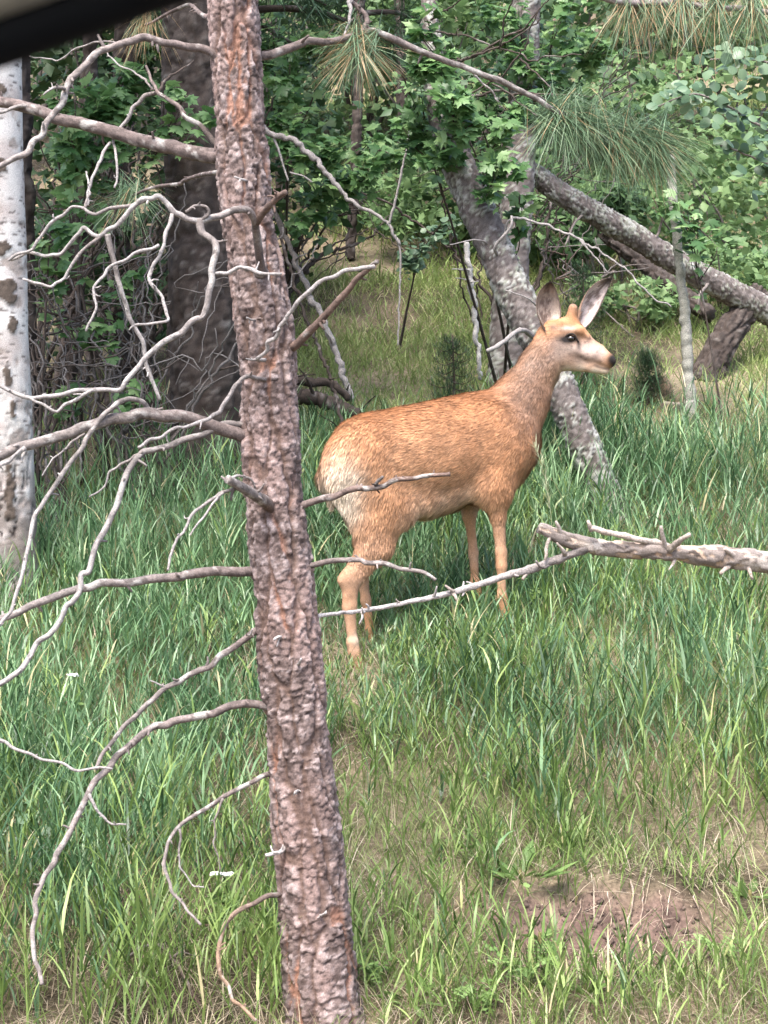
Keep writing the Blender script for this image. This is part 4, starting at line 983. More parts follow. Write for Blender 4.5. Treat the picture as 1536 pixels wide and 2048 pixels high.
for s_ in (0.040, -0.040):
    hd((1136, 659, s_), (1160, 660, s_ * 0.95), 9.5, 9, k=0.015, flow=HB, fur=0.007, reg='head')      # brow
    hd((1160, 661, s_), (1176, 673, s_ * 0.7), 8, 6, k=0.015, flow=HB, fur=0.007, reg='head')
    hd((1126, 650, s_ * 0.8), (1145, 646, s_ * 0.6), 15, 12, k=0.02, flow=HB, fur=0.010, reg='head')
    hd((1150, 699, s_ * 0.95), (1175, 712, s_ * 0.7), 9, 6, k=0.02, flow=HB, fur=0.007, reg='head')   # cheekbone
    hd((1142, 642, s_ * 0.75), (1146, 617, s_ * 0.95), 12, 9.5, k=0.012, flow=(0, 0, 1), fur=0.010, reg='head')     # velvet knobs
    hd((1218, 717, s_ * 0.42), (1224, 722, s_ * 0.3), 8.5, 8, k=0.006, flow=HB, fur=0.002, reg='nose')

def smin(a, b, k):
    h = np.maximum(k - np.abs(a - b), 0) / k
    return np.minimum(a, b) - h * h * k * 0.25

h = 0.0068
allp = np.array([P[e] for P in PR for e in ('a', 'b')])
lo = np.minimum(allp.min(0), [tu[0], -0.2, tb.min()]) - 0.11; hi = np.maximum(allp.max(0), [tu[-1], 0.2, tt.max()]) + 0.11
dims = np.ceil((hi - lo) / h).astype(int) + 1
F = np.full(dims, 1.0, np.float32)
ax = [lo[i] + np.arange(dims[i]) * h for i in range(3)]
def sub(lo_, hi_):
    s = []
    for i in range(3):
        a = max(0, int((lo_[i] - lo[i]) / h)); b = min(dims[i], int((hi_[i] - lo[i]) / h) + 2)
        s.append(slice(a, b))
    g = np.stack(np.meshgrid(*[ax[i][s[i]] for i in range(3)], indexing='ij'), -1)
    return tuple(s), g
s_, g = sub([tu[0] - 0.06, -0.25, tb.min() - 0.06], [tu[-1] + 0.06, 0.25, tt.max() + 0.06])
F[s_] = torso(g)
for P in PR:
    r = max(P['ra'], P['rb']) + 0.06
    s_, g = sub(np.minimum(P['a'], P['b']) - r, np.maximum(P['a'], P['b']) + r)
    F[s_] = smin(F[s_], cdist(g, P), P['k'])

def surface_nets(F, lo, h):
    S = F < 0
    n = F.shape
    cs = [(a, b, c) for a in (0, 1) for b in (0, 1) for c in (0, 1)]
    cut = lambda A, o: A[o[0]:n[0] - 1 + o[0], o[1]:n[1] - 1 + o[1], o[2]:n[2] - 1 + o[2]]
    cnt = sum(cut(S, o).astype(np.int8) for o in cs)
    act = (cnt > 0) & (cnt < 8)
    ii = np.argwhere(act)
    idx = np.full(act.shape, -1, np.int64); idx[act] = np.arange(len(ii))
    val = {o: F[ii[:, 0] + o[0], ii[:, 1] + o[1], ii[:, 2] + o[2]] for o in cs}
    acc = np.zeros((len(ii), 3)); num = np.zeros(len(ii))
    for a in cs:
        for k in range(3):
            if a[k]: continue
            b = list(a); b[k] = 1; b = tuple(b)
            va, vb = val[a], val[b]
            m = (va < 0) != (vb < 0)
            t = np.where(m, va / np.where(m, va - vb, 1), 0)
            p = np.array(a, float)[None] + t[:, None] * np.eye(3)[k][None]
            acc += np.where(m[:, None], p, 0); num += m
    V = lo + (ii + acc / num[:, None]) * h
    Q = []
    for k in range(3):
        o1, o2 = [(1, 2), (2, 0), (0, 1)][k]
        A = np.moveaxis(S, k, 0); X = np.moveaxis(idx, k, 0) if False else None
        sl0 = [slice(None)] * 3; sl1 = [slice(None)] * 3
        sl0[k] = slice(0, n[k] - 1); sl1[k] = slice(1, n[k])
        ch = S[tuple(sl0)] != S[tuple(sl1)]
        e = np.argwhere(ch)
        e = e[(e[:, o1] > 0) & (e[:, o2] > 0) & (e[:, o1] < n[o1] - 1) & (e[:, o2] < n[o2] - 1)]
        def cell(da, db):
            c = e.copy(); c[:, o1] += da; c[:, o2] += db
            return idx[c[:, 0], c[:, 1], c[:, 2]]
        q = np.stack([cell(-1, -1), cell(0, -1), cell(0, 0), cell(-1, 0)], -1)
        ins = S[e[:, 0], e[:, 1], e[:, 2]]
        q[~ins] = q[~ins][:, ::-1]
        Q.append(q)
    return V, np.concatenate(Q)
DV, DQ = surface_nets(F, lo, h)
DQ = DQ[(DQ >= 0).all(1)]
def laplace(V, Q, it):
    E = np.concatenate([Q[:, [0, 1]], Q[:, [1, 2]], Q[:, [2, 3]], Q[:, [3, 0]]])
    for _ in range(it):
        A = np.zeros_like(V); c = np.zeros(len(V))
        for k in range(3):
            A[:, k] = np.bincount(E[:, 0], V[E[:, 1], k], len(V)) + np.bincount(E[:, 1], V[E[:, 0], k], len(V))
        c = np.bincount(E[:, 0], minlength=len(V)) + np.bincount(E[:, 1], minlength=len(V))
        V = V * 0.5 + 0.5 * A / np.maximum(c, 1)[:, None]
    return V
_a, _b, _c = DV[DQ[:, 0]], DV[DQ[:, 1]], DV[DQ[:, 2]]
if np.sum(np.einsum('ij,ij->i', _a, np.cross(_b, _c))) < 0:      # make the faces look outward
    DQ = DQ[:, ::-1]
DV = laplace(DV, DQ, 1)
# sculpt: soft muscle and coat unevenness
_nn = 0.0035 * fbm(DV[:, 0] * 9, DV[:, 1] * 9, DV[:, 2] * 9, oct=3, seed=77) + 0.006 * fbm(DV[:, 0] * 5 + 3, DV[:, 1] * 4, DV[:, 2] * 4, oct=2, seed=78) * smooth(0.42, 0.55, DV[:, 2]) * smooth(1.02, 0.9, DV[:, 2])

def vnormals(V, Q):
    n = np.cross(V[Q[:, 2]] - V[Q[:, 0]], V[Q[:, 3]] - V[Q[:, 1]])
    N = np.zeros_like(V)
    for k in range(4):
        for j in range(3):
            N[:, j] += np.bincount(Q[:, k], n[:, j], len(V))
    return N / (np.linalg.norm(N, axis=1)[:, None] + 1e-12)
DN_ = vnormals(DV, DQ)
ctr = np.array([0.4, 0, 0.75])
DV = DV + DN_ * _nn[:, None]

# hair flow, hair length and head weight per vertex
wsum = np.zeros(len(DV)); flow = np.zeros((len(DV), 3)); furl = np.zeros(len(DV)); headw = np.zeros(len(DV)); nosew = np.zeros(len(DV))
def acc_(w, fl, fu, reg):
    global wsum, flow, furl, headw, nosew
    fl = np.asarray(fl, float); fl = fl / (np.linalg.norm(fl) + 1e-9)
    wsum = wsum + w; flow = flow + w[:, None] * fl; furl = furl + w * fu
    if reg in ('head', 'nose'): headw = headw + w
    if reg == 'nose': nosew = nosew + w
acc_(np.exp(-np.clip(torso(DV), -0.02, 1) / 0.02) * 1.5, FB, 0.024, '')
for P in PR:
    acc_(np.exp(-np.clip(cdist(DV, P), -0.02, 1) / 0.018), P['flow'], P['fur'], P['reg'])
flow /= wsum[:, None]; furl /= wsum; headw /= wsum; nosew /= wsum

HROT = np.stack([Hh, Nh, np.array([0, 0, 1.0])]) @ BAS.T      # body axes -> head axes
# coat colours: soft patches placed on the body
def coat(Pl, far=None):
    """Pl: local points -> base colours of the coat"""
    n = len(Pl)
    c = np.ones((n, 3)) * np.array([0.46, 0.228, 0.112])
    nz = fbm(Pl[:, 0] * 16, Pl[:, 1] * 16, Pl[:, 2] * 30, oct=3, seed=88)
    nz2 = fbm(Pl[:, 0] * 55, Pl[:, 1] * 55, Pl[:, 2] * 35, oct=2, seed=89)
    def blob(p, r, col, s=1.0, fn=D, pw=1.0, both=False):
        nonlocal c
        pts = [p] if not both else [p, (p[0], p[1], -p[2])]
        for q in pts:
            dl = Pl - L3(fn(*q))
            if fn is Dh: dl = dl @ HROT.T
            d = np.linalg.norm(dl / np.asarray(r), axis=1)
            w = np.exp(-(d ** 2) * pw) * s
            w = np.clip(w * (1 + 0.5 * nz), 0, 1)
            c = c + (np.asarray(col) - c) * w[:, None]
    back = np.array([0.37, 0.150, 0.058]); pale = np.array([0.52, 0.30, 0.17]); cream = np.array([0.66, 0.54, 0.42]); belly = np.array([0.50, 0.33, 0.22])
    grey = np.array([0.235, 0.150, 0.108]); tan = np.array([0.40, 0.245, 0.16]); facec = np.array([0.335, 0.245, 0.20]); blk = np.array([0.02, 0.016, 0.015])
    # back darker red, flank paler, belly buff
    for px, py in ((720, 835), (780, 822), (850, 808), (920, 792), (980, 790)):
        blob((px, py, 0.0), 0.12, back, 0.7)
    for px, py in ((760, 960), (830, 930), (900, 920)):
        blob((px, py, 0.17), 0.13, pale, 0.28)
    for px, py in ((840, 1018), (880, 1012), (810, 1030), (930, 1002)):
        blob((px, py, 0.08), 0.085, belly, 0.75); blob((px, py, -0.05), 0.10, belly, 0.75)
    # neck greyer
    for px, py in ((1040, 800), (1065, 760), (1085, 720), (1030, 850)):
        blob((px, py, 0.06), 0.10, grey, 0.8); blob((px, py, -0.05), 0.10, grey, 0.6)
    for px, py in ((1030, 775), (1050, 738), (1068, 705)):
        blob((px, py, 0.0), 0.06, grey * 0.72, 0.6)
    blob((1108, 745, 0.03), 0.05, np.array([0.44, 0.33, 0.22]), 0.6)
    # legs
    for px, py, la in ((740, 1090, 0.1), (705, 1165, 0.1), (700, 1240, 0.1), (706, 1300, 0.1), (1000, 1080, 0.1), (1003, 1170, 0.1), (735, 1180, -0.1), (948, 1120, -0.1)):
        blob((px, py, la), 0.10, tan, 0.8)
    blob((716, 1280, 0.12), 0.03, cream * 0.9, 0.6)
    for px, py, la in ((718, 1340, 0.095), (748, 1305, -0.1), (1012, 1235, 0.09), (958, 1208, -0.09)):
        blob((px, py, la), 0.035, blk * 1.5, 1.0, pw=1.5)
    # rump patch and tail
    for px, py, la, r, s in ((688, 940, 0.12, 0.06, 0.95), (686, 975, 0.12, 0.066, 1.0), (690, 1010, 0.12, 0.06, 0.9), (714, 955, 0.17, 0.05, 0.5), (712, 990, 0.18, 0.05, 0.4), (672, 960, 0.07, 0.07, 1.0), (655, 945, -0.08, 0.085, 0.95), (655, 1000, -0.05, 0.085, 0.95), (672, 1020, 0.06, 0.07, 0.9)):
        blob((px, py, la), r, cream, s, pw=0.9)
    blob((668, 895, 0.0), (0.04, 0.05, 0.05), back * 0.8, 0.95); blob((656, 930, 0.0), (0.05, 0.028, 0.05), back * 1.2, 0.8)
    blob((650, 975, 0.0), (0.06, 0.028, 0.05), cream * 0.9, 0.9)
    blob((668, 975, 0.030), (0.06, 0.007, 0.075), blk * 3, 0.9)
    # head
    H_ = Dh
    for px, py in ((1125, 690), (1145, 700), (1170, 700), (1190, 712), (1160, 720), (1118, 705)):
        blob((px, py, 0.055), 0.05, facec, 0.8, H_, both=True)
    for px, py in ((1180, 690), (1200, 705), (1170, 700), (1190, 705)):
        blob((px, py, 0.03), 0.032, np.array([0.44, 0.345, 0.305]), 0.75, H_, both=True)
    blob((1128, 640, 0.0), (0.05, 0.035, 0.04), np.array([0.39, 0.20, 0.10]), 0.85, H_); blob((1155, 645, 0.0), (0.05, 0.035, 0.035), np.array([0.38, 0.20, 0.105]), 0.8, H_)
    blob((1180, 675, 0.0), (0.04, 0.02, 0.03), np.array([0.40, 0.27, 0.21]), 0.7, H_)
    blob((1147, 612, 0.035), 0.035, np.array([0.30, 0.20, 0.15]), 0.95, H_, both=True)
    blob((1136, 657, 0.06), (0.034, 0.03, 0.011), np.array([0.62, 0.52, 0.44]), 0.9, H_, both=True)
    blob((1108, 655, 0.06), (0.02, 0.03, 0.02), blk * 5, 0.6, H_, both=True)
    blob((1141, 698, 0.06), (0.040, 0.03, 0.014), np.array([0.33, 0.265, 0.225]), 0.8, H_, both=True)
    blob((1139, 678, 0.06), (0.046, 0.035, 0.021), blk * 1.3, 1.6, H_, both=True, pw=1.1)
    blob((1158, 690, 0.05), (0.010, 0.03, 0.024), blk * 3, 0.9, H_, both=True)
    for px, py in ((1160, 740), (1190, 745), (1135, 738), (1208, 747)):
        blob((px, py, 0.02), 0.028, np.array([0.56, 0.47, 0.37]), 0.8, H_, both=True)
    for px, py in ((1192, 731), (1199, 734), (1206, 736), (1213, 737)):
        blob((px, py, 0.035), (0.016, 0.035, 0.0055), blk * 2, 1.0, H_, both=True)
    blob((1224, 720, 0.0), (0.024, 0.06, 0.026), blk, 1.7, H_, pw=1.0); blob((1230, 729, 0.0), (0.018, 0.05, 0.024), blk, 1.5, H_)
    hf = np.exp(-(np.linalg.norm(Pl - L3(Dh(1165, 700, 0)), axis=1) / 0.13) ** 4)      # mottled face
    fz = fbm(Pl[:, 0] * 70, Pl[:, 1] * 70, Pl[:, 2] * 90, oct=2, seed=83)
    c = c * (1 + 0.20 * nz + 0.18 * nz2 - 0.45 * hf * smooth(0.1, 0.6, fz))[:, None]
    return np.clip(c, 0.01, 0.9)

dc = coat(DV)
# ears: cupped leaf shapes, outer and inner skin, joined to the body mesh
def ear(base, tip, wmax, face, curl, col_out, col_in, seed):
    """base/tip in world, face: direction the hollow looks"""
    b, t = np.asarray(base), np.asarray(tip)
    ax_ = t - b; L = np.linalg.norm(ax_); ax_ = ax_ / L
    f = np.asarray(face, float); f = f - ax_ * (f @ ax_); f /= np.linalg.norm(f)
    sd = np.cross(ax_, f)
    nu_, nv_ = 22, 17
    s = np.linspace(0, 1, nu_); a = np.linspace(-1, 1, nv_)
    prof = np.interp(s, [0, 0.08, 0.2, 0.35, 0.5, 0.65, 0.8, 0.92, 1.0], [0.50, 0.62, 0.82, 0.97, 1.0, 0.92, 0.70, 0.38, 0.03]) * wmax
    ang = a[None] * np.interp(s, [0, 0.25, 0.6, 1], [2.5, 1.9, 1.35, 0.9])[:, None] * curl
    rad = prof / np.sin(np.minimum(np.interp(s, [0, 0.25, 0.6, 1], [2.5, 1.9, 1.35, 0.9]) * curl, 1.57))
    bend = 0.025 * np.sin(s * np.pi * 0.9)
    ctr_ = b + ax_ * (s * L)[:, None] + f * (-bend)[:, None]
    def skin(off):
        r = (rad[:, None] + off)
        return ctr_[:, None] + sd * (np.sin(ang) * r)[..., None] - f * ((np.cos(ang) - 0.35) * r)[..., None]
    inner, outer = skin(-0.0015), skin(0.003)
    n = nu_ * nv_
    I = np.arange(n).reshape(nu_, nv_)
    qi = np.stack([I[:-1, :-1], I[:-1, 1:], I[1:, 1:], I[1:, :-1]], -1).reshape(-1, 4)
    qo = qi[:, ::-1] + n
    rim = []
    for k in range(nu_ - 1):
        rim += [(I[k, 0], I[k + 1, 0], I[k + 1, 0] + n, I[k, 0] + n), (I[k + 1, -1], I[k, -1], I[k, -1] + n, I[k + 1, -1] + n)]
    for k in range(nv_ - 1):
        rim += [(I[-1, k], I[-1, k + 1], I[-1, k + 1] + n, I[-1, k] + n)]
    V = np.concatenate([inner.reshape(-1, 3), outer.reshape(-1, 3)])
    sg, ag = np.meshgrid(s, a, indexing='ij')
    nz = fbm(sg * 9, ag * 5, oct=3, seed=seed)
    ci = np.ones((nu_, nv_, 3)) * np.asarray(col_in)
    ci = mix(ci, np.array([0.12, 0.08, 0.068]), smooth(0.0, 0.4, nz + 0.40 - abs(ag)) * 0.85)
    ci = mix(ci, np.array([0.05, 0.036, 0.032]), np.maximum(smooth(0.82, 0.98, abs(ag)) * 0.75, smooth(0.78, 0.95, sg)))
    ci = mix(ci, np.array([0.62, 0.54, 0.46]), smooth(0.5, 0.2, sg) * smooth(0.25, 0.6, abs(ag + 0.25 * nz)) * smooth(0.98, 0.8, abs(ag)) * 0.8)
    co = np.ones((nu_, nv_, 3)) * np.asarray(col_out)
    co = mix(co, np.array([0.05, 0.036, 0.032]), np.maximum(smooth(0.8, 1.0, abs(ag)) * 0.6, smooth(0.75, 0.95, sg)))
    co = co * (1 + 0.2 * nz)[..., None]
    fl = np.tile(ax_, (2 * n, 1))
    return V, np.concatenate([qi, qo, np.array(rim)]), np.concatenate([ci.reshape(-1, 3), co.reshape(-1, 3)]), fl
e1 = ear(Dh(1100, 662, 0.055), Dh(1103, 563, 0.10), 0.058, (0.30, -0.92, 0.1), 0.78, (0.27, 0.185, 0.14), (0.34, 0.26, 0.215), 5)
e2 = ear(Dh(1158, 650, -0.055), Dh(1226, 556, -0.12), 0.050, (0.62, -0.72, 0.1), 0.80, (0.33, 0.21, 0.15), (0.52, 0.43, 0.40), 6)

deer = Thing('deer', 'tan mule deer with big ears and cream rump standing in tall grass', 'deer', drop(toW(L3(D(850, 1300, 0)))))
deer.o.location = Vector(drop(D(850, 1290, 0))); deer.base = drop(D(850, 1290, 0))
WV = toW(DV)
AV = [WV]; AQ = [DQ[:, ::-1]]; AC = [dc]
off = len(WV)
for e in (e1, e2):
    AV.append(e[0]); AQ.append(e[1] + off); AC.append(e[2]); off += len(e[0])
AV = np.concatenate(AV); AQ = np.concatenate(AQ); AC = np.concatenate(AC)
coat_mat = col_mat('short_coat', rough=0.75, spec=0.2, nscale=260, amt=0.22, bump=0.25)
body = deer.part('body', AV, coat_mat, None, AQ, {'Col': AC})
# fur strands
def fur(V, N, Q, flow, furl, n, seed, colf, wid=0.0029, lift=0.26, mn=0.45):
    r = np.random.default_rng(seed)
    T = np.concatenate([Q[:, [0, 1, 2]], Q[:, [0, 2, 3]]])
    A = np.linalg.norm(np.cross(V[T[:, 1]] - V[T[:, 0]], V[T[:, 2]] - V[T[:, 0]]), axis=1)
    k = r.choice(len(T), n, p=A / A.sum())
    b = r.dirichlet((1, 1, 1), n)
    tri = T[k]
    g = lambda X: np.einsum('ij,ijk->ik', b, X[tri]) if X.ndim > 1 else np.einsum('ij,ij->i', b, X[tri])
    p, nn, f, L = g(V), g(N), g(flow), g(furl)
    nn /= np.linalg.norm(nn, axis=1)[:, None] + 1e-9
    f = f + 0.30 * np.stack([fbm(p[:, 0] * 18, p[:, 1] * 18, p[:, 2] * 18 + 31 * j, oct=2, seed=seed + j) for j in range(3)], -1) + 0.12 * r.normal(size=(n, 3))
    f = f - nn * np.sum(f * nn, 1)[:, None]
    f /= np.linalg.norm(f, axis=1)[:, None] + 1e-9
    L = 1.35 * L * (mn + (1.3 - mn) * r.random(n)) * (1 + 0.35 * fbm(p[:, 0] * 25, p[:, 1] * 25, p[:, 2] * 25, oct=2, seed=seed + 9))
    lf = lift * (0.6 + 0.8 * r.random(n))
    sdv = np.cross(nn, f)
    w = (wid * (0.6 + 0.8 * r.random(n)) * np.clip(L / 0.02, 0.45, 1.1))[:, None] * 0.5
    p0 = p - nn * 0.001
    p1 = p + f * (L * 0.55)[:, None] + nn * (L * 0.55 * lf)[:, None]
    p2 = p + f * L[:, None] + nn * (L * lf * 0.75)[:, None]
    Vv = np.stack([p0 - sdv * w, p0 + sdv * w, p1 - sdv * w * 0.9, p1 + sdv * w * 0.9, p2], 1)
    o = (np.arange(n) * 5)[:, None]
    q = o + np.array([0, 1, 3, 2]); t = o + np.array([2, 3, 4])
    cl_ = fbm(p[:, 0] * 45, p[:, 1] * 45, p[:, 2] * 22, oct=2, seed=seed + 21)
    c = colf(p) * (0.66 + 0.68 * r.random((n, 1))) * (1 + 0.34 * cl_)[:, None]
    return Vv.reshape(-1, 3), q, t, np.repeat(np.clip(c, 0, 1), 5, axis=0)
keep = nosew < 0.35
furl2 = np.where(nosew > 0.2, 0.0012, np.where(furl < 0.015, furl * 0.6, furl))
Vf, qf, tf, cf = fur(DV, vnormals(DV, DQ), DQ, flow, furl2, 135000, 91, coat)
fur_mat = col_mat('fur_hair', rough=0.55, spec=0.35, nscale=90, amt=0.1, bump=0)
fo = deer.part('fur', toW(Vf), fur_mat, tf, qf, {'Col': cf}, parent=body, kind='stuff')
# eyes
eye_mat = flat_mat('dark_eye', (0.012, 0.008, 0.006), rough=0.06, spec=0.8)
def uv_sphere(c, r, n=14, m=18):
    th, ph = np.meshgrid(np.linspace(0, np.pi, n), np.linspace(0, 2 * np.pi, m, endpoint=False), indexing='ij')
    V = np.stack([np.sin(th) * np.cos(ph), np.sin(th) * np.sin(ph), np.cos(th)], -1).reshape(-1, 3) * np.asarray(r) + c
    I = np.arange(n * m).reshape(n, m); J = np.roll(I, -1, 1)
    return V, np.stack([I[:-1], I[1:], J[1:], J[:-1]], -1).reshape(-1, 4)
for s_ in (1, -1):
    V, q = uv_sphere(Dh(1142, 677, 0.049 * s_), (0.020, 0.016, 0.014))
    deer.part('eye', V, eye_mat, None, q, parent=body)
    # nostril rims and lid
    V, q, t, tp = tube(catmull([Dh(1127, 678, 0.052 * s_), Dh(1136, 669, 0.062 * s_), Dh(1148, 669, 0.062 * s_), Dh(1157, 684, 0.050 * s_)], 16), np.full(16, 0.0042), 7, 0.1, 3)
    deer.part('eyelid', V, eye_mat if False else coat_mat, t, q, {'Col': np.ones((len(V), 3)) * np.array([0.03, 0.024, 0.02])}, parent=body)

for e in (e1, e2):
    El = (e[0] - OR) @ BAS.T
    ec = e[2]
    n_ = len(El)
    from_v = lambda p, El=El, ec=ec: ec[np.argmin(((p[:, None, ::1] - El[None]) ** 2).sum(-1), axis=1)]
    Ve, qe, te, ce = fur(El, vnormals(El, e[1][:, ::-1]), e[1], e[3] @ BAS.T, np.full(n_, 0.009), 1500, 93, from_v, wid=0.003, lift=0.35)
    deer.part('ear_fur', toW(Ve), fur_mat, te, qe, {'Col': ce}, parent=body, kind='stuff')

# ------------------------------------------------------------------ grass and ground cover
def scatter(n, y0, y1, margin=1.35, seed=0, power=1.0, xr=None):
    r = np.random.default_rng(seed)
    # even over the ground: width grows with distance
    y = np.sqrt(y0 ** 2 + (y1 ** 2 - y0 ** 2) * r.random(n) ** power)
    half = y * 768 / FPX * margin + 0.25
    x = (r.random(n) * 2 - 1) * half
    return x, y, r
def px_of(x, y): return 768 + x / y * FPX
def no_trunk(x, y):
    m = np.ones(len(x), bool)
    for th, rr in ((pine, 0.10), (asp, 0.13), (big, 0.23)):
        m &= (x - th.base[0]) ** 2 + (y - th.base[1]) ** 2 > rr ** 2
    return m
def thicket(x, y):
    """1 in the shaded thicket left of the old pine"""
    p = px_of(x, y)
    return (1 - smooth(470, 600, p)) * smooth(8.6, 9.3, y)

tall_mat = leaf_mat('tall_grass_blades', [(0.0, (0.035, 0.080, 0.032)), (0.30, (0.085, 0.165, 0.072)), (0.65, (0.165, 0.285, 0.130)), (0.93, (0.31, 0.44, 0.23)), (0.96, (0.42, 0.38, 0.20)), (1.0, (0.50, 0.43, 0.26))], trans=0.34, rough=0.38, spec=0.45, scale=9)
warm_mat = leaf_mat('yellow_green_blades', [(0.0, (0.055, 0.10, 0.025)), (0.30, (0.125, 0.20, 0.05)), (0.65, (0.225, 0.32, 0.09)), (0.93, (0.37, 0.46, 0.165)), (0.96, (0.42, 0.38, 0.18)), (1.0, (0.52, 0.45, 0.27))], trans=0.36, rough=0.42, spec=0.4, scale=9)
yel_mat = leaf_mat('fine_grass_blades', [(0.0, (0.10, 0.155, 0.045)), (0.45, (0.175, 0.24, 0.072)), (0.75, (0.255, 0.315, 0.11)), (0.86, (0.42, 0.37, 0.22)), (1.0, (0.54, 0.47, 0.32))], trans=0.3, rough=0.45, spec=0.4, scale=6)
straw_mat = leaf_mat('dry_straw', [(0.0, (0.16, 0.12, 0.085)), (0.5, (0.34, 0.275, 0.195)), (1.0, (0.55, 0.475, 0.36))], trans=0.15, rough=0.6, spec=0.25, scale=9)

# tall leafy grass: stems with alternate arching leaves
x, y, r = scatter(24000, 4.9, 10.2, seed=501)
dens = 0.42 + 0.58 * smooth(5.75, 6.25, y + 0.35 * fbm(x * 1.6, y * 1.6, oct=2, seed=61)) * (1 - 0.75 * smooth(8.7, 9.6, y))
dens *= 0.35 + 0.65 * smooth(-0.2, 0.2, fbm(x * 1.9, y * 1.3, oct=3, seed=62))
tr_ = smooth(1250, 1500, px_of(x, y)) * smooth(7.0, 5.9, y)
dens *= 1 - 0.30 * tr_
lf_ = (1 - smooth(500, 640, px_of(x, y))) * smooth(5.3, 5.7, y)
dens = np.maximum(dens, 0.62 * (1 - smooth(420, 560, px_of(x, y))) * smooth(-0.2, 0.2, fbm(x * 2.1, y * 2.1, oct=2, seed=66)) * (y < 6.2))
dens *= 1 - dirtmask(x, y); dens *= 1 - 0.9 * thicket(x, y)
k = (r.random(len(x)) < dens) & no_trunk(x, y)
x, y = x[k], y[k]; n = len(x)
hgt = (0.15 + 0.23 * r.random(n)) * (0.85 + 0.6 * fbm(x * 1.1, y * 1.1, oct=2, seed=63)) * (1 - 0.12 * smooth(6.3, 5.6, y))
pc = px_of(x, y)
hgt *= 1 - 0.50 * np.exp(-((pc - 700) / 75) ** 2) * smooth(6.5, 6.75, y) * smooth(7.6, 7.3, y)      # trodden by the deer
P0 = np.stack([x, y, ground(x, y) - 0.01], -1)
st_az = r.random(n) * 6.283; st_lean = 0.05 + 0.22 * r.random(n)
tallB = Batch(); warmB = Batch()
warm = (0.55 * fbm(x * 0.9, y * 0.9, oct=2, seed=67) + 0.45 * r.normal(size=n) * 0.6 + 0.55 * smooth(6.6, 5.5, y) - 0.12) > 0.10
def put(Bv, *a, **k):
    V_, q_, t_, r_ = ribbons(*a, **k)
    m_ = len(V_) // n
    sg = k['seg']; w_ = warm
    for Bx, sel in ((tallB, ~w_), (warmB, w_)):
        ids = np.flatnonzero(sel)
        rm_ = np.full(n, -1); rm_[ids] = np.arange(len(ids))
        Vs = V_.reshape(n, m_, 3)[ids].reshape(-1, 3)
        o_ = (np.arange(len(ids)) * m_)[:, None]
        qq = np.concatenate([o_ + np.array([2 * j, 2 * j + 1, 2 * j + 3, 2 * j + 2]) for j in range(sg - 1)], 0)
        tt_ = o_ + np.array([2 * sg - 2, 2 * sg - 1, 2 * sg])
        Bx.add(Vs, qq, tt_, r_.reshape(n, m_)[ids].ravel())
clump = 0.5 + 0.5 * fbm(x * 2.5, y * 2.5, oct=2, seed=64)
base_rnd = np.clip(0.12 + 0.62 * clump + 0.12 * r.normal(size=n), 0.0, 0.9)
put(0, P0, st_az, st_lean, hgt * 1.15, np.full(n, 0.0042), 0.1 + 0.2 * r.random(n), seg=3, rnd=base_rnd)
sdir = np.stack([np.cos(st_az) * np.sin(st_lean), np.sin(st_az) * np.sin(st_lean), np.cos(st_lean)], -1)
wsz = 0.65 + 0.7 * r.random(n)
for j in range(6):
    f = 0.18 + 0.155 * j + 0.05 * r.random(n)
    Pj = P0 + sdir * (hgt * f)[:, None]
    az = st_az + j * 2.6 + r.normal(size=n) * 0.6
    L = (0.15 + 0.16 * r.random(n)) * (0.9 - 0.05 * abs(j - 3)) * (hgt / 0.30)
    lean = 0.30 + 0.35 * r.random(n) - 0.03 * j
    cur = 0.35 + 1.0 * r.random(n) ** 2
    rn = np.where(r.random(n) < 0.035, 0.94 + 0.06 * r.random(n), np.clip(base_rnd + 0.24 * r.normal(size=n), 0, 0.92))
    put(0, Pj, az, lean, L, (0.0045 + 0.0060 * r.random(n)) * wsz, cur, seg=3, rnd=rn, twist=0.5 * r.normal(size=n))
V, t, q, rr = tallB.mesh_args()
o = obj('tall_grass', new_mesh('tall_grass', V, t, q, {'rnd': rr}), tall_mat)
tag(o, 'tall blue green leafy grass around the deer and the near pine', 'grass', kind='stuff')
V, t, q, rr = warmB.mesh_args()
tag(obj('yellow_green_grass', new_mesh('yellow_green_grass', V, t, q, {'rnd': rr}), warm_mat), 'yellow green leafy grass mixed among the bluer grass on the bank', 'grass', kind='stuff')

# fine yellow-green grass over everything
x, y, r = scatter(78000, 4.8, 9.8, seed=511)
dens = 0.35 + 0.65 * smooth(-0.3, 0.3, fbm(x * 1.7, y * 1.7, oct=3, seed=71))
dens *= (1 - 0.95 * dirtmask(x, y)) * (1 - 0.8 * thicket(x, y))
k = (r.random(len(x)) < dens) & no_trunk(x, y); x, y = x[k], y[k]; n = len(x)
rn = np.clip(0.45 + 0.4 * fbm(x * 2, y * 2, oct=2, seed=72) + 0.2 * r.normal(size=n), 0, 1)
rn = np.where((rn > 0.82) & (r.random(n) < 0.6), rn - 0.3, rn)
fb = Batch()
fb.add(*ribbons(np.stack([x, y, ground(x, y) - 0.005], -1), r.random(n) * 6.283, 0.1 + 0.6 * r.random(n), 0.07 + 0.15 * r.random(n) ** 1.5, 0.0024 + 0.0022 * r.random(n), 0.3 + 1.3 * r.random(n), seg=3, rnd=rn, twist=r.normal(size=n)))
V, t, q, rr = fb.mesh_args()
tag(obj('fine_grass', new_mesh('fine_grass', V, t, q, {'rnd': rr}), yel_mat), 'fine short yellow green grass covering the near bank', 'grass', kind='stuff')

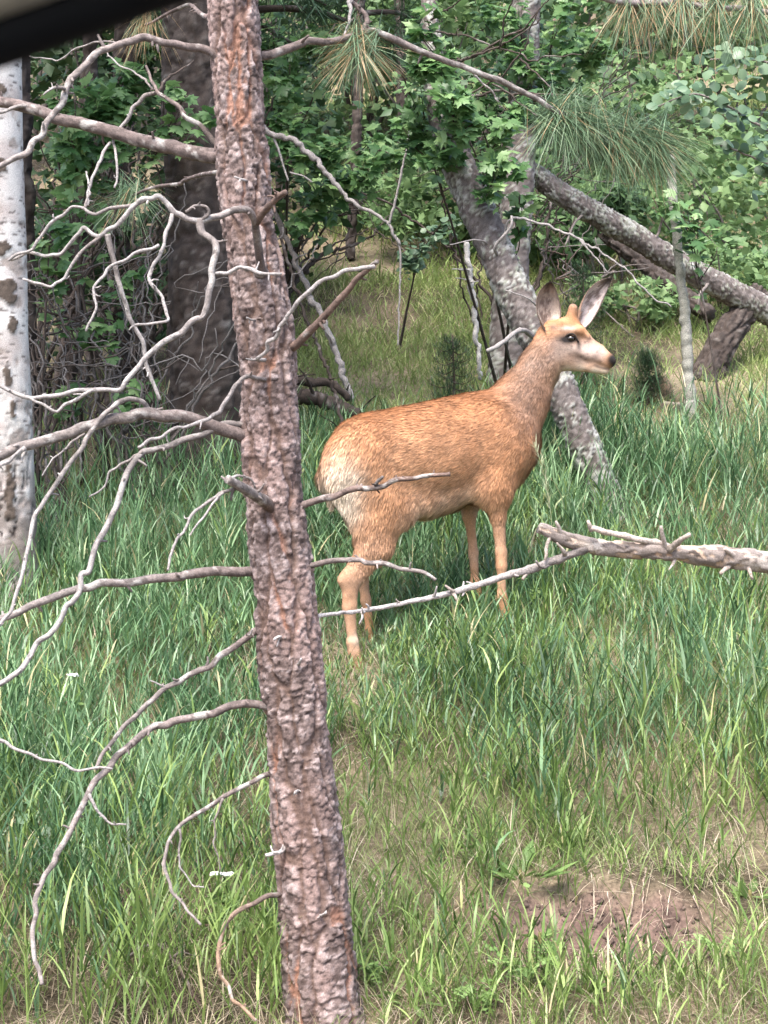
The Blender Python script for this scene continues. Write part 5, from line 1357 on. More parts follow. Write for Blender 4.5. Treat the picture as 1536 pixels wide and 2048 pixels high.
# dry straw and litter lying on the ground
x, y, r = scatter(70000, 4.8, 9.6, seed=521, power=1.15)
dens = 0.30 + 0.7 * smooth(-0.15, 0.3, fbm(x * 1.9, y * 1.9, oct=3, seed=81))
dens = np.maximum(dens, 0.9 * smooth(6.1, 5.6, y)) * (1 - 0.6 * dirtmask(x, y))
k = (r.random(len(x)) < dens) & no_trunk(x, y); x, y = x[k], y[k]; n = len(x)
sb = Batch()
lean = np.where(r.random(n) < 0.25, 0.2 + 0.6 * r.random(n), 1.05 + 0.55 * r.random(n))
sb.add(*ribbons(np.stack([x, y, ground(x, y) + 0.002 + 0.03 * r.random(n) ** 2], -1), r.random(n) * 6.283, lean, 0.05 + 0.15 * r.random(n), 0.0022 + 0.0026 * r.random(n), 0.1 + 0.6 * r.random(n), seg=2, twist=r.normal(size=n)))
V, t, q, rr = sb.mesh_args()
tag(obj('dry_straw', new_mesh('dry_straw', V, t, q, {'rnd': rr}), straw_mat), 'dry tan straw and grass litter on the near bank', 'straw', kind='stuff')

# hillside: coarser blades further up
hill_mat = leaf_mat('hillside_grass_blades', [(0.0, (0.11, 0.165, 0.05)), (0.4, (0.19, 0.26, 0.08)), (0.70, (0.29, 0.36, 0.13)), (0.82, (0.38, 0.35, 0.18)), (1.0, (0.52, 0.45, 0.30))], trans=0.35, rough=0.5, spec=0.3, scale=3)
hb = Batch()
for (nb, y0, y1, Lm, wd, sd) in ((70000, 9.0, 14.0, 0.16, 0.008, 531), (42000, 13.5, 24.0, 0.22, 0.015, 532), (14000, 23, 45, 0.4, 0.03, 533)):
    x, y, r = scatter(nb, y0, y1, seed=sd, margin=1.3)
    dens = 0.22 + 0.78 * smooth(-0.35, 0.25, fbm(x * 1.1, y * 1.1, oct=3, seed=91))
    dens *= 1 - 0.85 * thicket(x, y)
    k = r.random(len(x)) < dens; x, y = x[k], y[k]; n = len(x)
    rn = np.clip(0.48 + 0.45 * fbm(x * 1.3, y * 1.3, oct=3, seed=92) + 0.2 * r.normal(size=n), 0, 1)
    hb.add(*ribbons(np.stack([x, y, ground(x, y) - 0.01], -1), r.random(n) * 6.283, 0.1 + 0.7 * r.random(n), Lm * (0.5 + r.random(n)), wd * (0.5 + 0.8 * r.random(n)), 0.3 + 1.4 * r.random(n), seg=2, rnd=rn, twist=r.normal(size=n)))
V, t, q, rr = hb.mesh_args()
tag(obj('hillside_grass', new_mesh('hillside_grass', V, t, q, {'rnd': rr}), hill_mat), 'olive green grass on the slope behind the deer', 'grass', kind='stuff')
# litter on the slope
x, y, r = scatter(30000, 9.0, 20, seed=541)
k = r.random(len(x)) < (0.25 + 0.75 * smooth(0.0, 0.4, fbm(x * 0.9, y * 0.9, oct=3, seed=95)))
x, y = x[k], y[k]; n = len(x)
lb_ = Batch()
lb_.add(*ribbons(np.stack([x, y, ground(x, y) + 0.01 + 0.03 * r.random(n)], -1), r.random(n) * 6.283, 1.1 + 0.5 * r.random(n), 0.08 + 0.22 * r.random(n), 0.005 + 0.008 * r.random(n), 0.1 + 0.6 * r.random(n), seg=2, twist=r.normal(size=n)))
V, t, q, rr = lb_.mesh_args()
tag(obj('leaf_litter', new_mesh('leaf_litter', V, t, q, {'rnd': rr}), straw_mat), 'fallen twigs and brown litter on the slope and under the thicket', 'litter', kind='stuff')

# ------------------------------------------------------------------ maple shrubs
maple_mat = leaf_mat('maple_leaf', [(0.0, (0.045, 0.11, 0.035)), (0.4, (0.09, 0.185, 0.06)), (0.75, (0.16, 0.275, 0.10)), (1.0, (0.26, 0.38, 0.16))], trans=0.38, rough=0.42, spec=0.4, scale=20)
MAPLE_ME = new_mesh('maple_leaf', np.array(MAPLE[0]), MAPLE[1], None, {'rnd': -np.ones(len(MAPLE[0]))}); MAPLE_ME.materials.append(maple_mat)
ROUND_ME = new_mesh('round_leaf', np.array(ROUND[0]), ROUND[1], None, {'rnd': -np.ones(len(ROUND[0]))}); ROUND_ME.materials.append(aspen_leaf)
def leaf_objects(th, me, P, nrm, up, sc, parent=None):
    nrm = nrm / (np.linalg.norm(nrm, axis=1)[:, None] + 1e-9)
    yv = up - nrm * np.sum(up * nrm, 1)[:, None]; yv /= np.linalg.norm(yv, axis=1)[:, None] + 1e-9
    xv = np.cross(yv, nrm)
    for i in range(len(P)):
        o = bpy.data.objects.new('leaf', me); COL.objects.link(o); o.parent = parent or th.o
        s = sc[i]; p = P[i] - th.base
        o.matrix_local = Matrix(((xv[i, 0] * s, yv[i, 0] * s, nrm[i, 0] * s, p[0]), (xv[i, 1] * s, yv[i, 1] * s, nrm[i, 1] * s, p[1]), (xv[i, 2] * s, yv[i, 2] * s, nrm[i, 2] * s, p[2]), (0, 0, 0, 1)))
def shrub(name, label, cat, bpx, bd, clouds, seed, group, tmpl=MAPLE, me=MAPLE_ME, mat=maple_mat, size=0.066, nobj=300, stem_w=0.012, stemcol=DARKB):
    """clouds: (px, py, d, rx_px, ry_px, n leaves)"""
    r = np.random.default_rng(seed)
    base = gd(bpx, bd)
    th = Thing(name, label, cat, base, group)
    AP, AN, AU = [], [], []; prevC = None; nst = 0
    for (px, py, d, rx, ry, nl) in clouds:
        c = Wp(px, py, d)
        nb = max(3, int(nl / 45))
        b0 = base + r.normal(size=3) * [0.12, 0.12, 0]; b0[2] = ground(b0[0], b0[1]) - 0.03
        m = b0 * 0.45 + c * 0.55 + np.array([0, 0, 0.15 * np.linalg.norm(c - b0)]) * (0.5 if c[2] < b0[2] + 0.8 else 0.2)
        ci_ = len(AP)
        if prevC is not None and nst % 4:
            b0 = prevC[15 + nst % 4]; m = (b0 + c) / 2 + r.normal(size=3) * 0.06
        C = catmull([b0, m, c], 26)
        if not nst % 4: prevC = C
        V, q, t, tp = tube(C, np.linspace(stem_w if not nst % 4 else stem_w * 0.5, stem_w * 0.3, 26), 6, 0.15, seed)
        nst += 1
        st = th.part('stem', V, twig_mat, t, q, {'Col': twig_col(V, tp, stemcol, stemcol * 1.4, seed)})
        TB = Batch(); tcol = []
        for k in range(nb):
            o = r.normal(size=3); o /= np.linalg.norm(o); o *= r.random() ** 0.4
            e = c + np.array([o[0] * rx * d / FPX, o[1] * 0.5 * (rx + ry) * d / FPX, o[2] * ry * d / FPX])
            s_ = C[r.integers(14, 26)]
            mm = (s_ + e) / 2 + r.normal(size=3) * 0.04
            Cc = catmull([s_, mm, e], 12)
            V, q, t, tp = tube(Cc, np.linspace(stem_w * 0.35, 0.0015, 12), 4, 0.0, seed)
            TB.add(V, q, t)
            # a flat spray of leaves around the twig
            m_ = int(nl / nb)
            f = r.random(m_) ** 0.6
            Pb = Cc[np.clip((f * 11).astype(int), 0, 11)]
            sp = (0.05 + 0.12 * r.random(m_)) * (rx * d / FPX) * 1.3
            a = r.random(m_) * 6.283
            P = Pb + np.stack([np.cos(a) * sp, np.sin(a) * sp, r.normal(size=m_) * 0.035], -1)
            AP.append(P)
            AN.append(np.array([0, -0.45, 0.8]) + 0.42 * r.normal(size=(m_, 3)))
            AU.append(np.stack([np.cos(a), np.sin(a), -0.4 - 0.4 * r.random(m_)], -1))
        V, t, q, _ = TB.mesh_args()
        th.part('twigs', V, twig_mat, t, q, {'Col': twig_col(V, np.ones(len(V)), stemcol * 1.3, stemcol * 1.5, seed)}, st, 'stuff')
    P, Nn, U = np.concatenate(AP), np.concatenate(AN), np.concatenate(AU)
    sc = size * (0.45 + 0.85 * r.random(len(P)))
    px = 768 + P[:, 0] / P[:, 1] * FPX; py = 1024 - P[:, 2] / P[:, 1] * FPX
    vis = (px > 0) & (px < 1536) & (py > 0) & (py < 2048)
    key = np.where(vis, P[:, 1] - sc * 3, 1e3)
    od = np.argsort(key)
    no = min(nobj, int(vis.sum()))
    a, b = od[:no], od[no:]
    if no: leaf_objects(th, me, P[a], Nn[a], U[a], sc[a])
    if len(b):
        V, t, rr = leaves(*tmpl, P[b], Nn[b], U[b], sc[b], r.random(len(b)))
        th.part('foliage', V, mat, t, None, {'rnd': rr}, kind='stuff')
    return th

G = 'maple shrubs'
shrub('maple_shrub', 'maple shrub with dark lobed leaves between the aspen and the thick dark trunk', 'shrub', 200, 9.3, [(150, 200, 8.8, 90, 70, 150), (230, 190, 9.0, 110, 60, 170), (330, 160, 9.1, 80, 60, 120), (200, 310, 9.0, 110, 60, 150), (120, 320, 8.9, 70, 60, 90), (370, 190, 8.9, 60, 70, 90)], 801, G)
shrub('maple_shrub', 'low maple shrub with a few leaves beside the white aspen trunk', 'shrub', 110, 8.9, [(100, 465, 8.6, 50, 45, 55), (80, 600, 8.8, 30, 40, 16), (260, 570, 9.2, 70, 60, 40), (210, 680, 9.0, 70, 60, 45), (160, 790, 9.0, 60, 40, 34), (280, 790, 8.9, 60, 40, 34), (250, 260, 9.2, 120, 60, 90)], 802, G)
shrub('maple_shrub', 'dense dark maple shrub between the near pine and the leaning trunk', 'shrub', 580, 13.2, [(580, 130, 9.9, 70, 80, 150), (620, 60, 10.0, 80, 60, 150), (575, 260, 9.9, 60, 80, 130), (640, 300, 9.8, 80, 70, 170), (700, 350, 9.9, 80, 60, 150), (620, 400, 10.0, 70, 40, 90), (760, 300, 10.0, 70, 60, 120)], 803, G)
shrub('maple_shrub', 'light green maple sprays in front of the leaning lichen trunk top', 'shrub', 1005, 10.7, [(900, 215, 8.7, 70, 50, 110), (960, 240, 8.8, 80, 50, 120), (880, 290, 9.0, 60, 50, 70), (1010, 330, 8.9, 70, 60, 100), (1040, 390, 9.0, 50, 40, 50), (820, 230, 9.2, 60, 50, 80), (865, 130, 8.8, 60, 60, 110), (855, 40, 8.8, 60, 50, 90), (800, 130, 9.0, 60, 60, 80), (1045, 200, 9.6, 50, 60, 70)], 804, G)
shrub('maple_shrub', 'bright green maple shrub behind the fine dark twigs above the pine bough', 'shrub', 1020, 11.4, [(1110, 40, 10.6, 90, 50, 150), (1180, 80, 10.7, 80, 60, 130), (1040, 60, 10.8, 70, 60, 110), (1120, 160, 10.8, 100, 60, 140), (960, 130, 10.9, 80, 60, 110), (1000, 20, 10.9, 90, 50, 110)], 805, G)
shrub('maple_shrub', 'maple sprig growing at the top of the grey sapling pole', 'shrub', 1385, 10.25, [(1375, 425, 10.1, 45, 40, 55), (1350, 400, 10.2, 30, 30, 20), (1400, 460, 10.1, 25, 25, 16)], 806, G, stem_w=0.008)
shrub('maple_shrub', 'maple shrub behind the old pine near the top of the slope', 'shrub', 480, 11.5, [(560, 50, 11, 90, 60, 100), (480, 120, 11, 100, 70, 100), (300, 60, 11.2, 120, 60, 110), (420, 250, 11.2, 90, 70, 90)], 807, G, nobj=120)
shrub('leafy_shrub', 'small round leaved shrub above the sunny slope beside the lichen trunk', 'shrub', 830, 11.8, [(850, 480, 11.4, 60, 40, 90), (880, 450, 11.5, 50, 40, 70), (820, 520, 11.4, 50, 25, 60)], 808, None, tmpl=ROUND, me=ROUND_ME, mat=aspen_leaf, size=0.05, nobj=150)
# aspen branches reaching in from the right
A2 = Thing('young_aspen_tree', 'young aspen reaching in round blue green leaves beside the pine needles', 'aspen tree', gd(1760, 7.6))
add_limb(A2, 'trunk', [tuple([1760, 1230, 7.6]), (1755, 900, 7.6), (1750, 500, 7.6), (1740, 100, 7.6), (1735, -400, 7.6), (1730, -900, 7.6)], 46, 20, c0=np.array([0.5, 0.48, 0.44]), c1=np.array([0.5, 0.48, 0.44]), seed=820, sides=12, rough=0.1)
r = np.random.default_rng(821)
AP, AN, AU = [], [], []
for i, (pth) in enumerate([[(1748, 420, 7.6), (1640, 330, 7.4), (1520, 250, 7.3), (1400, 190, 7.25), (1310, 215, 7.2)], [(1745, 250, 7.6), (1620, 160, 7.4), (1510, 120, 7.3), (1420, 120, 7.25)], [(1750, 480, 7.6), (1640, 400, 7.4), (1540, 330, 7.35), (1440, 290, 7.3)], [(1742, 120, 7.6), (1640, 60, 7.4), (1540, 60, 7.35)]]):
    bo, C = add_limb(A2, 'branch', pth, 9, 3, c0=GREYB, c1=GREYB, seed=825 + i, sides=6)
    nl = [120, 75, 75, 40][i]
    kk = (len(C) * (0.35 + 0.65 * r.random(nl))).astype(int).clip(0, len(C) - 1)
    P = C[kk] + r.normal(size=(nl, 3)) * [0.06, 0.06, 0.055]
    AP.append(P); AN.append(np.array([0.1, -0.8, 0.55]) + 0.4 * r.normal(size=(nl, 3))); AU.append(r.normal(size=(nl, 3)) * 0.6 + [0, 0, -0.8])
P, Nn, U = map(np.concatenate, (AP, AN, AU))
leaf_objects(A2, ROUND_ME, P[:300], Nn[:300], U[:300], 0.052 * (0.7 + 0.5 * r.random(300)))

# ------------------------------------------------------------------ bare thicket shrubs
def bare_shrub(label, bpx, bd, n, hpx, spread, seed, c0=GREYB, c1=PALE, w=7, lean=0.0):
    r = np.random.default_rng(seed)
    th = Thing('bare_shrub', label, 'shrub', gd(bpx, bd), 'leafless shrubs in the thicket')
    by = 1024 - th.base[2] / bd * FPX
    for i in range(n):
        a = r.normal() * spread + lean; H = hpx * (0.45 + 0.6 * r.random())
        d1 = bd + r.normal() * 0.35
        x0 = bpx + r.normal() * 26
        p = [(x0, by + 8, bd)]
        for k in range(1, 5):
            f = k / 4
            p.append((x0 + a * H * f ** 1.3 + r.normal() * 9, by - H * f * (1 - 0.16 * abs(a) * f), bd + (d1 - bd) * f))
        cc = c0 if r.random() < 0.55 else c1
        st, C = add_limb(th, 'stem', p, w * (0.5 + 0.9 * r.random()), 2.2, c0=cc, c1=c1 if r.random() < 0.6 else c0, seed=seed * 50 + i, sides=6, wig=0.03, rough=0.2, step=0.03)
        for j in range(2):
            k = r.integers(2, 4); b = p[k]
            add_limb(th, 'twig', [b, (b[0] + r.normal() * 45, b[1] - 40 * r.random(), b[2]), (b[0] + r.normal() * 85, b[1] - 80 * r.normal(), b[2] - 0.1)], 3.4, 1.6, c0=cc, c1=c1, seed=seed * 50 + 20 + i * 2 + j, sides=4, wig=0.02, step=0.04)
bare_shrub('tangle of pale leafless stems right beside the aspen foot', 120, 8.7, 11, 640, 0.22, 41, w=7, c0=DARKB * 1.4, c1=PALE * 0.5)
bare_shrub('grey leafless shrub in the middle of the dark thicket', 215, 9.1, 11, 680, 0.30, 42, w=7, c0=DARKB * 1.4, c1=PALE * 0.5)
bare_shrub('leafless shrub leaning against the thick dark trunk', 320, 8.9, 10, 600, 0.25, 43, c0=DARKB * 1.5, c1=PALE * 0.5, w=7)
bare_shrub('dark stemmed leafless shrub deep behind the aspen', 90, 10.0, 12, 800, 0.35, 44, c0=DARKB, c1=DARKB * 1.6, w=12)
bare_shrub('dark stemmed leafless shrub deep in the thicket centre', 270, 10.2, 14, 800, 0.35, 45, c0=DARKB, c1=DARKB * 1.6, w=14)
bare_shrub('many stemmed dark shrub under the dense dark maple leaves', 545, 13.2, 12, 300, 0.42, 46, c0=DARKB, c1=DARKB * 1.5, w=14, lean=0.35)
bare_shrub('fine dark leafless twigs spreading above the pine bough', 1000, 12.5, 16, 660, 0.42, 47, c0=DARKB, c1=DARKB * 1.4, w=6)
bare_shrub('thin grey leafless stems on the slope by the fallen logs', 1180, 12.6, 5, 200, 0.5, 48, w=3, c0=BROWN, c1=GREYB)

# ------------------------------------------------------------------ trees and bushes higher up the slope
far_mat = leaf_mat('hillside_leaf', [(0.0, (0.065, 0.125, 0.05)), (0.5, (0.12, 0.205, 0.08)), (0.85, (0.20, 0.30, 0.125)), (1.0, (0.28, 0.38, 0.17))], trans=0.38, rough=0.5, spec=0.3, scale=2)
dim_mat = leaf_mat('shade_toned_leaf', [(0.0, (0.022, 0.05, 0.02)), (0.6, (0.042, 0.085, 0.033)), (1.0, (0.07, 0.125, 0.045))], trans=0.2, rough=0.5, spec=0.3, scale=2)  # darker copy of the leaf greens, shade put into the colour
def bush(label, px, d, w, hgt, n, seed, mat=None, size=0.11, name='hillside_bush', cat='bush', group='bushes up the slope', lift=0.0):
    r = np.random.default_rng(seed)
    b = gd(px, d)
    th = Thing(name, label, cat, b, group)
    ncl = max(8, int(n / 60))
    cl = r.normal(size=(ncl, 3)); cl /= np.linalg.norm(cl, axis=1)[:, None]
    cl *= (0.45 + 0.55 * r.random((ncl, 1)))
    cl = cl * [w / 2, w / 2, hgt / 2] + b + [0, 0, hgt * 0.52 + lift]
    for i in range(5):
        e = cl[r.integers(0, ncl)]
        C = catmull([b - [0, 0, 0.05], (b + e) / 2 + r.normal(size=3) * 0.1, e], 16)
        V, q, t, tp = tube(C, np.linspace(0.012 + 0.004 * hgt, 0.004, 16), 6, 0.15, seed + i)
        th.part('stem', V, twig_mat, t, q, {'Col': twig_col(V, tp, DARKB * 1.3, GREYB, seed + i)})
    k = r.integers(0, ncl, n)
    P = cl[k] + r.normal(size=(n, 3)) * np.array([w, w, hgt * 0.7]) * 0.085
    V, t, rr = leaves(*DIAM, P, np.array([0, -0.35, 0.8]) + 0.6 * r.normal(size=(n, 3)), r.normal(size=(n, 3)) + [0, 0, -0.4], size * (0.6 + 0.8 * r.random(n)), np.clip(0.25 + 0.5 * hash3(k.astype(float), k * 0.0, k * 0.0, seed) + 0.25 * r.random(n), 0, 1))
    th.part('foliage', V, mat or far_mat, t, None, {'rnd': rr}, kind='stuff')
    return th
FB_ = [
 ('low dark leafy bush in the shade behind the bare stems by the aspen', 130, 10.9, 1.3, 1.5, 1100, dim_mat, 0.075), ('low dark leafy bush in the shade next to the thick dark trunk', 290, 11.2, 1.3, 1.6, 1100, dim_mat, 0.075),  # bushes added to fill the thicket gaps with shade-dark leaves
 ('low pale green bush on the slope under the hanging needles', 760, 15.6, 1.8, 0.9, 1500, far_mat, 0.085), ('low leafy bush behind the leaning trunk on the slope', 900, 14.6, 1.6, 0.9, 1500, far_mat, 0.08), ('low leafy bush under the upper end of the fallen log', 1120, 14.0, 1.4, 0.9, 1300, far_mat, 0.08), ('pale green bush between the fallen log and the pine bough', 1250, 16.5, 2.4, 1.6, 2200, far_mat, 0.09), ('low green bush on the slope past the sapling pole', 1440, 12.9, 1.1, 0.5, 900, far_mat, 0.07), ('low green bush in the grass under the fallen log', 1270, 12.4, 0.8, 0.45, 700, far_mat, 0.06),
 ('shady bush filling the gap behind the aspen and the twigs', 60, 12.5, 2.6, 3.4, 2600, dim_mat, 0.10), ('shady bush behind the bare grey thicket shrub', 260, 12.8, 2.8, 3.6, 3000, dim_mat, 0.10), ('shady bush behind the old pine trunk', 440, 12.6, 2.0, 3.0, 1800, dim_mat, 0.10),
 ('tall leafy tree behind the aspen top', 30, 17, 4.0, 6.5, 3000, dim_mat, 0.14), ('tall leafy tree behind the dark thicket', 300, 18, 4.4, 6.5, 3200, far_mat, 0.14), ('leafy tree behind the near pine top', 560, 16.5, 3.0, 4.4, 2800, far_mat, 0.12),
 ('leafy tree above the sunny slope behind the needle tuft', 720, 18.5, 3.2, 4.0, 2800, far_mat, 0.13), ('leafy tree behind the leaning trunk top', 900, 17.5, 3.4, 3.6, 2800, far_mat, 0.13), ('leafy bush behind the upright dark trunk', 1050, 14.6, 2.2, 2.4, 2200, dim_mat, 0.10),
 ('leafy tree behind the bright maple', 1130, 19.0, 4.0, 5.0, 3200, far_mat, 0.14), ('pale green tree behind the pine bough', 1330, 18.0, 3.6, 3.6, 3200, far_mat, 0.13), ('leafy tree beyond the aspen sprays', 1500, 19.0, 4.0, 4.4, 3200, far_mat, 0.14),
 ('low leafy bush above the fallen log', 1330, 15.2, 2.2, 1.1, 1800, far_mat, 0.085), ('low leafy bush at the edge of the slope beyond the log', 1490, 14.4, 2.0, 1.2, 1800, far_mat, 0.085), ('low dark bush beside the fallen log end', 1200, 13.6, 1.0, 0.8, 900, dim_mat, 0.08),
 ('broad tree high on the slope over the thicket', 150, 25, 7, 9, 3000, dim_mat, 0.22), ('broad tree high on the slope over the needle tuft', 650, 27, 7, 7, 3000, far_mat, 0.22), ('broad tree high on the slope over the leaning trunk', 950, 28, 7, 7, 3000, far_mat, 0.22), ('broad tree high on the slope over the pine bough', 1250, 27, 7, 7, 3000, far_mat, 0.22), ('broad tree high on the slope over the aspen sprays', 1560, 27, 7, 7, 3000, far_mat, 0.22),
]
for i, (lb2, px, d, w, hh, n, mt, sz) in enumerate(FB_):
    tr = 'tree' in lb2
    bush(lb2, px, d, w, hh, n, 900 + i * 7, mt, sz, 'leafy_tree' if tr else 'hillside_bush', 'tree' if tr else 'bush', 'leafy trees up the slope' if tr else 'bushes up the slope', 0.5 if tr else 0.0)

# fir seedlings
def fir(label, px, d, hgt, w, seed):
    r = np.random.default_rng(seed)
    b = gd(px, d)
    th = Thing('fir_seedling', label, 'seedling', b, 'fir seedlings')
    C = catmull([b - [0, 0, 0.02], b + [0.01, 0, hgt * 0.5], b + [0, 0, hgt]], 14)
    V, q, t, tp = tube(C, np.linspace(0.014, 0.003, 14), 6, 0.1, seed)
    th.part('trunk', V, twig_mat, t, q, {'Col': twig_col(V, tp, BROWN, BROWN, seed)})
    B_ = Batch(); TB = Batch()
    for i in range(34):
        f = 0.08 + 0.9 * i / 34; az = i * 2.4; Lb = w * 0.5 * (1 - 0.8 * f) * (0.8 + 0.4 * r.random())
        p = b + [0, 0, hgt * f]; e = p + np.array([math.cos(az) * Lb, math.sin(az) * Lb, 0.05 * Lb])
        Cc = catmull([p, (p + e) / 2 + [0, 0, -0.02], e], 9)
        V, q, t, tp = tube(Cc, np.linspace(0.004, 0.0015, 9), 4, 0, 0); TB.add(V, q, t)
        for j in range(2, 9):
            m = 18
            az2 = az + r.normal(size=m) * 1.2; le = 1.2 + r.normal(size=m) * 0.4
            B_.add(*ribbons(np.repeat(Cc[j][None], m, 0) + r.normal(size=(m, 3)) * 0.02, az2, le, 0.035 + 0.03 * r.random(m), np.full(m, 0.0035), np.zeros(m), seg=2, rnd=r.random(m)))
    V, t, q, _ = TB.mesh_args(); th.part('branches', V, twig_mat, t, q, {'Col': twig_col(V, np.ones(len(V)), BROWN, BROWN, seed)}, kind='stuff')
    V, t, q, rr = B_.mesh_args(); th.part('needles', V, fir_mat, t, q, {'rnd': rr}, kind='stuff')
fir('dark fir seedling on the slope above the deer back', 905, 10.0, 0.62, 0.52, 951)
fir('dark fir seedling behind the deer ears', 1165, 10.8, 0.85, 0.5, 952)
fir('small dark fir seedling between the ears and the sapling pole', 1295, 10.6, 0.35, 0.35, 953)

# ------------------------------------------------------------------ rock and small plants
def rock(label, px, py, d, size, seed, col):
    V, q = uv_sphere(np.zeros(3), 1.0, 22, 28)
    nz = fbm(V[:, 0] * 1.3 + seed, V[:, 1] * 1.3, V[:, 2] * 1.3, oct=4, seed=seed)
    pl = np.stack([np.abs(V @ (v / np.linalg.norm(v))) for v in np.random.default_rng(seed).normal(size=(7, 3))], -1).max(1)
    Vr = V * ((1 + 0.25 * nz) * (0.80 / np.clip(pl, 0.6, 1)))[:, None] * size
    c = Wp(px, py, d); c[2] = ground(c[0], c[1]) + size[2] * 0.35
    cc = np.asarray(col) * (1 + 0.35 * fbm(V[:, 0] * 3, V[:, 1] * 3, V[:, 2] * 3, oct=4, seed=seed + 1))[:, None]
    m = np.ones(len(V))
    o = obj('rock', new_mesh('rock', Vr, None, q, {'Col': cc}), bark_mat, None, Vector(c))
    tag(o, label, 'rock', 'rocks on the slope')
rock('tan orange rock in the grass by the sapling pole foot', 1318, 775, 10.7, np.array([0.10, 0.09, 0.11]), 61, (0.30, 0.20, 0.13))
rock('grey rock half buried under the leaning stump', 1345, 800, 10.5, np.array([0.07, 0.06, 0.05]), 62, (0.20, 0.17, 0.14))

lance_me = new_mesh('lance_leaf', np.array(LANCE[0]), LANCE[1], None, {'rnd': -np.ones(len(LANCE[0]))})
weed_mat = leaf_mat('weed_leaf', [(0.0, (0.10, 0.17, 0.05)), (0.5, (0.16, 0.26, 0.08)), (1.0, (0.25, 0.36, 0.13))], trans=0.35, rough=0.45, spec=0.3, scale=20)
lance_me.materials.append(weed_mat)
def rosette(label, px, py, n, size, seed, spread=0.03):
    r = np.random.default_rng(seed)
    d = 3.456 / (0.39 + (py - 1024) / FPX)
    b = gd(px, d); th = Thing('leafy_weed', label, 'weed', b, 'broad leaved weeds')
    az = np.arange(n) * 2.4 + r.random(n); el = 0.15 + 0.6 * r.random(n)
    up = np.stack([np.cos(az) * np.cos(el), np.sin(az) * np.cos(el), np.sin(el)], -1)
    nr = np.stack([-np.cos(az) * np.sin(el), -np.sin(az) * np.sin(el), np.cos(el)], -1) + 0.2 * r.normal(size=(n, 3))
    P = b + np.stack([np.cos(az), np.sin(az), np.zeros(n)], -1) * (spread * r.random(n))[:, None] + [0, 0, 0.01]
    leaf_objects(th, lance_me, P, nr, up, size * (0.6 + 0.7 * r.random(n)))
    V, q, t, tp = tube(catmull([b - [0, 0, 0.02], b + [0, 0, 0.03]], 5), np.full(5, 0.006), 6, 0.1, seed)
    th.part('root_crown', V, twig_mat, t, q, {'Col': np.ones((len(V), 3)) * [0.16, 0.14, 0.06]})
rosette('yellow green broad leaved weed on the upper rim of the bare soil', 1040, 1800, 26, 0.11, 71, 0.10)
rosette('small leafy weed drooping over the bare soil edge', 1080, 1850, 9, 0.09, 72)
rosette('bright green leafy weed below the bare soil patch', 1170, 1985, 18, 0.09, 73, 0.08)
rosette('light green leafy weed at the foot of the bank by the near pine', 820, 2010, 14, 0.10, 74, 0.06)
rosette('lone broad leaved weed in dry grass past the slanting roots of the bare soil', 1500, 1800, 16, 0.085, 75, 0.07)
rosette('broad leaved weed in the litter uphill of the bare soil by the pine', 900, 1700, 12, 0.08, 76, 0.06)

def pinnate(label, px, py, nfr, L, seed, name='feathery_plant', cat='plant', group='feathery low plants', droop=0.8, lw=0.02):
    """fronds with opposite leaflets"""
    r = np.random.default_rng(seed)
    d = 3.456 / (0.39 + (py - 1024) / FPX)
    b = gd(px, d); th = Thing(name, label, cat, b, group)
    for i in range(nfr):
        az = i * 2.4 + r.random(); Lf = L * (0.6 + 0.6 * r.random())
        e = b + np.array([math.cos(az) * Lf * 0.7, math.sin(az) * Lf * 0.7, Lf * (0.9 - droop * r.random())])
        m = b + np.array([math.cos(az) * Lf * 0.3, math.sin(az) * Lf * 0.3, Lf * 0.55])
        C = catmull([b - [0, 0, 0.01], m, e], 14)
        V, q, t, tp = tube(C, np.linspace(0.0022, 0.0008, 14), 4, 0, 0)
        B_ = Batch(); B_.add(V, q, t, np.full(len(V), 0.4))
        tang = (e - b) / np.linalg.norm(e - b); sd = np.cross(tang, [0, 0, 1.0]); sd /= np.linalg.norm(sd) + 1e-9
        P, U, Nn = [], [], []
        for j in range(3, 14):
            for s in (-1, 1):
                P.append(C[j]); U.append(sd * s + tang * 0.5); Nn.append(np.array([0, -0.3, 1]) + r.normal(size=3) * 0.25)
        V, t, rr = leaves(*lance_tmpl(0.26), np.array(P), np.array(Nn), np.array(U), lw * (0.7 + 0.5 * r.random(len(P))), np.full(len(P), r.random()))
        B_.add(V, None, t, rr)
        V, t, q, rr = B_.mesh_args()
        th.part('frond', V, weed_mat, t, q, {'rnd': rr})
pinnate('vetch with pale green paired leaflets by the deer foreleg', 1030, 1225, 14, 0.24, 81, 'vetch_plant', 'plant', None, lw=0.026)
pinnate('feathery light green plant under the bare soil patch', 1045, 1975, 12, 0.14, 82, lw=0.022)
pinnate('feathery plant in short grass between the pine foot and the bare soil', 960, 2020, 10, 0.13, 83, lw=0.02)
pinnate('feathery plant in dry litter under the yarrow heads by the near pine', 460, 1900, 10, 0.15, 84, lw=0.016)
pinnate('feathery plant beside the lone broad weed past the bare soil', 1440, 1890, 10, 0.14, 85, lw=0.018)
pinnate('feathery plant growing right beside the near pine foot', 745, 1980, 9, 0.13, 86, lw=0.018)

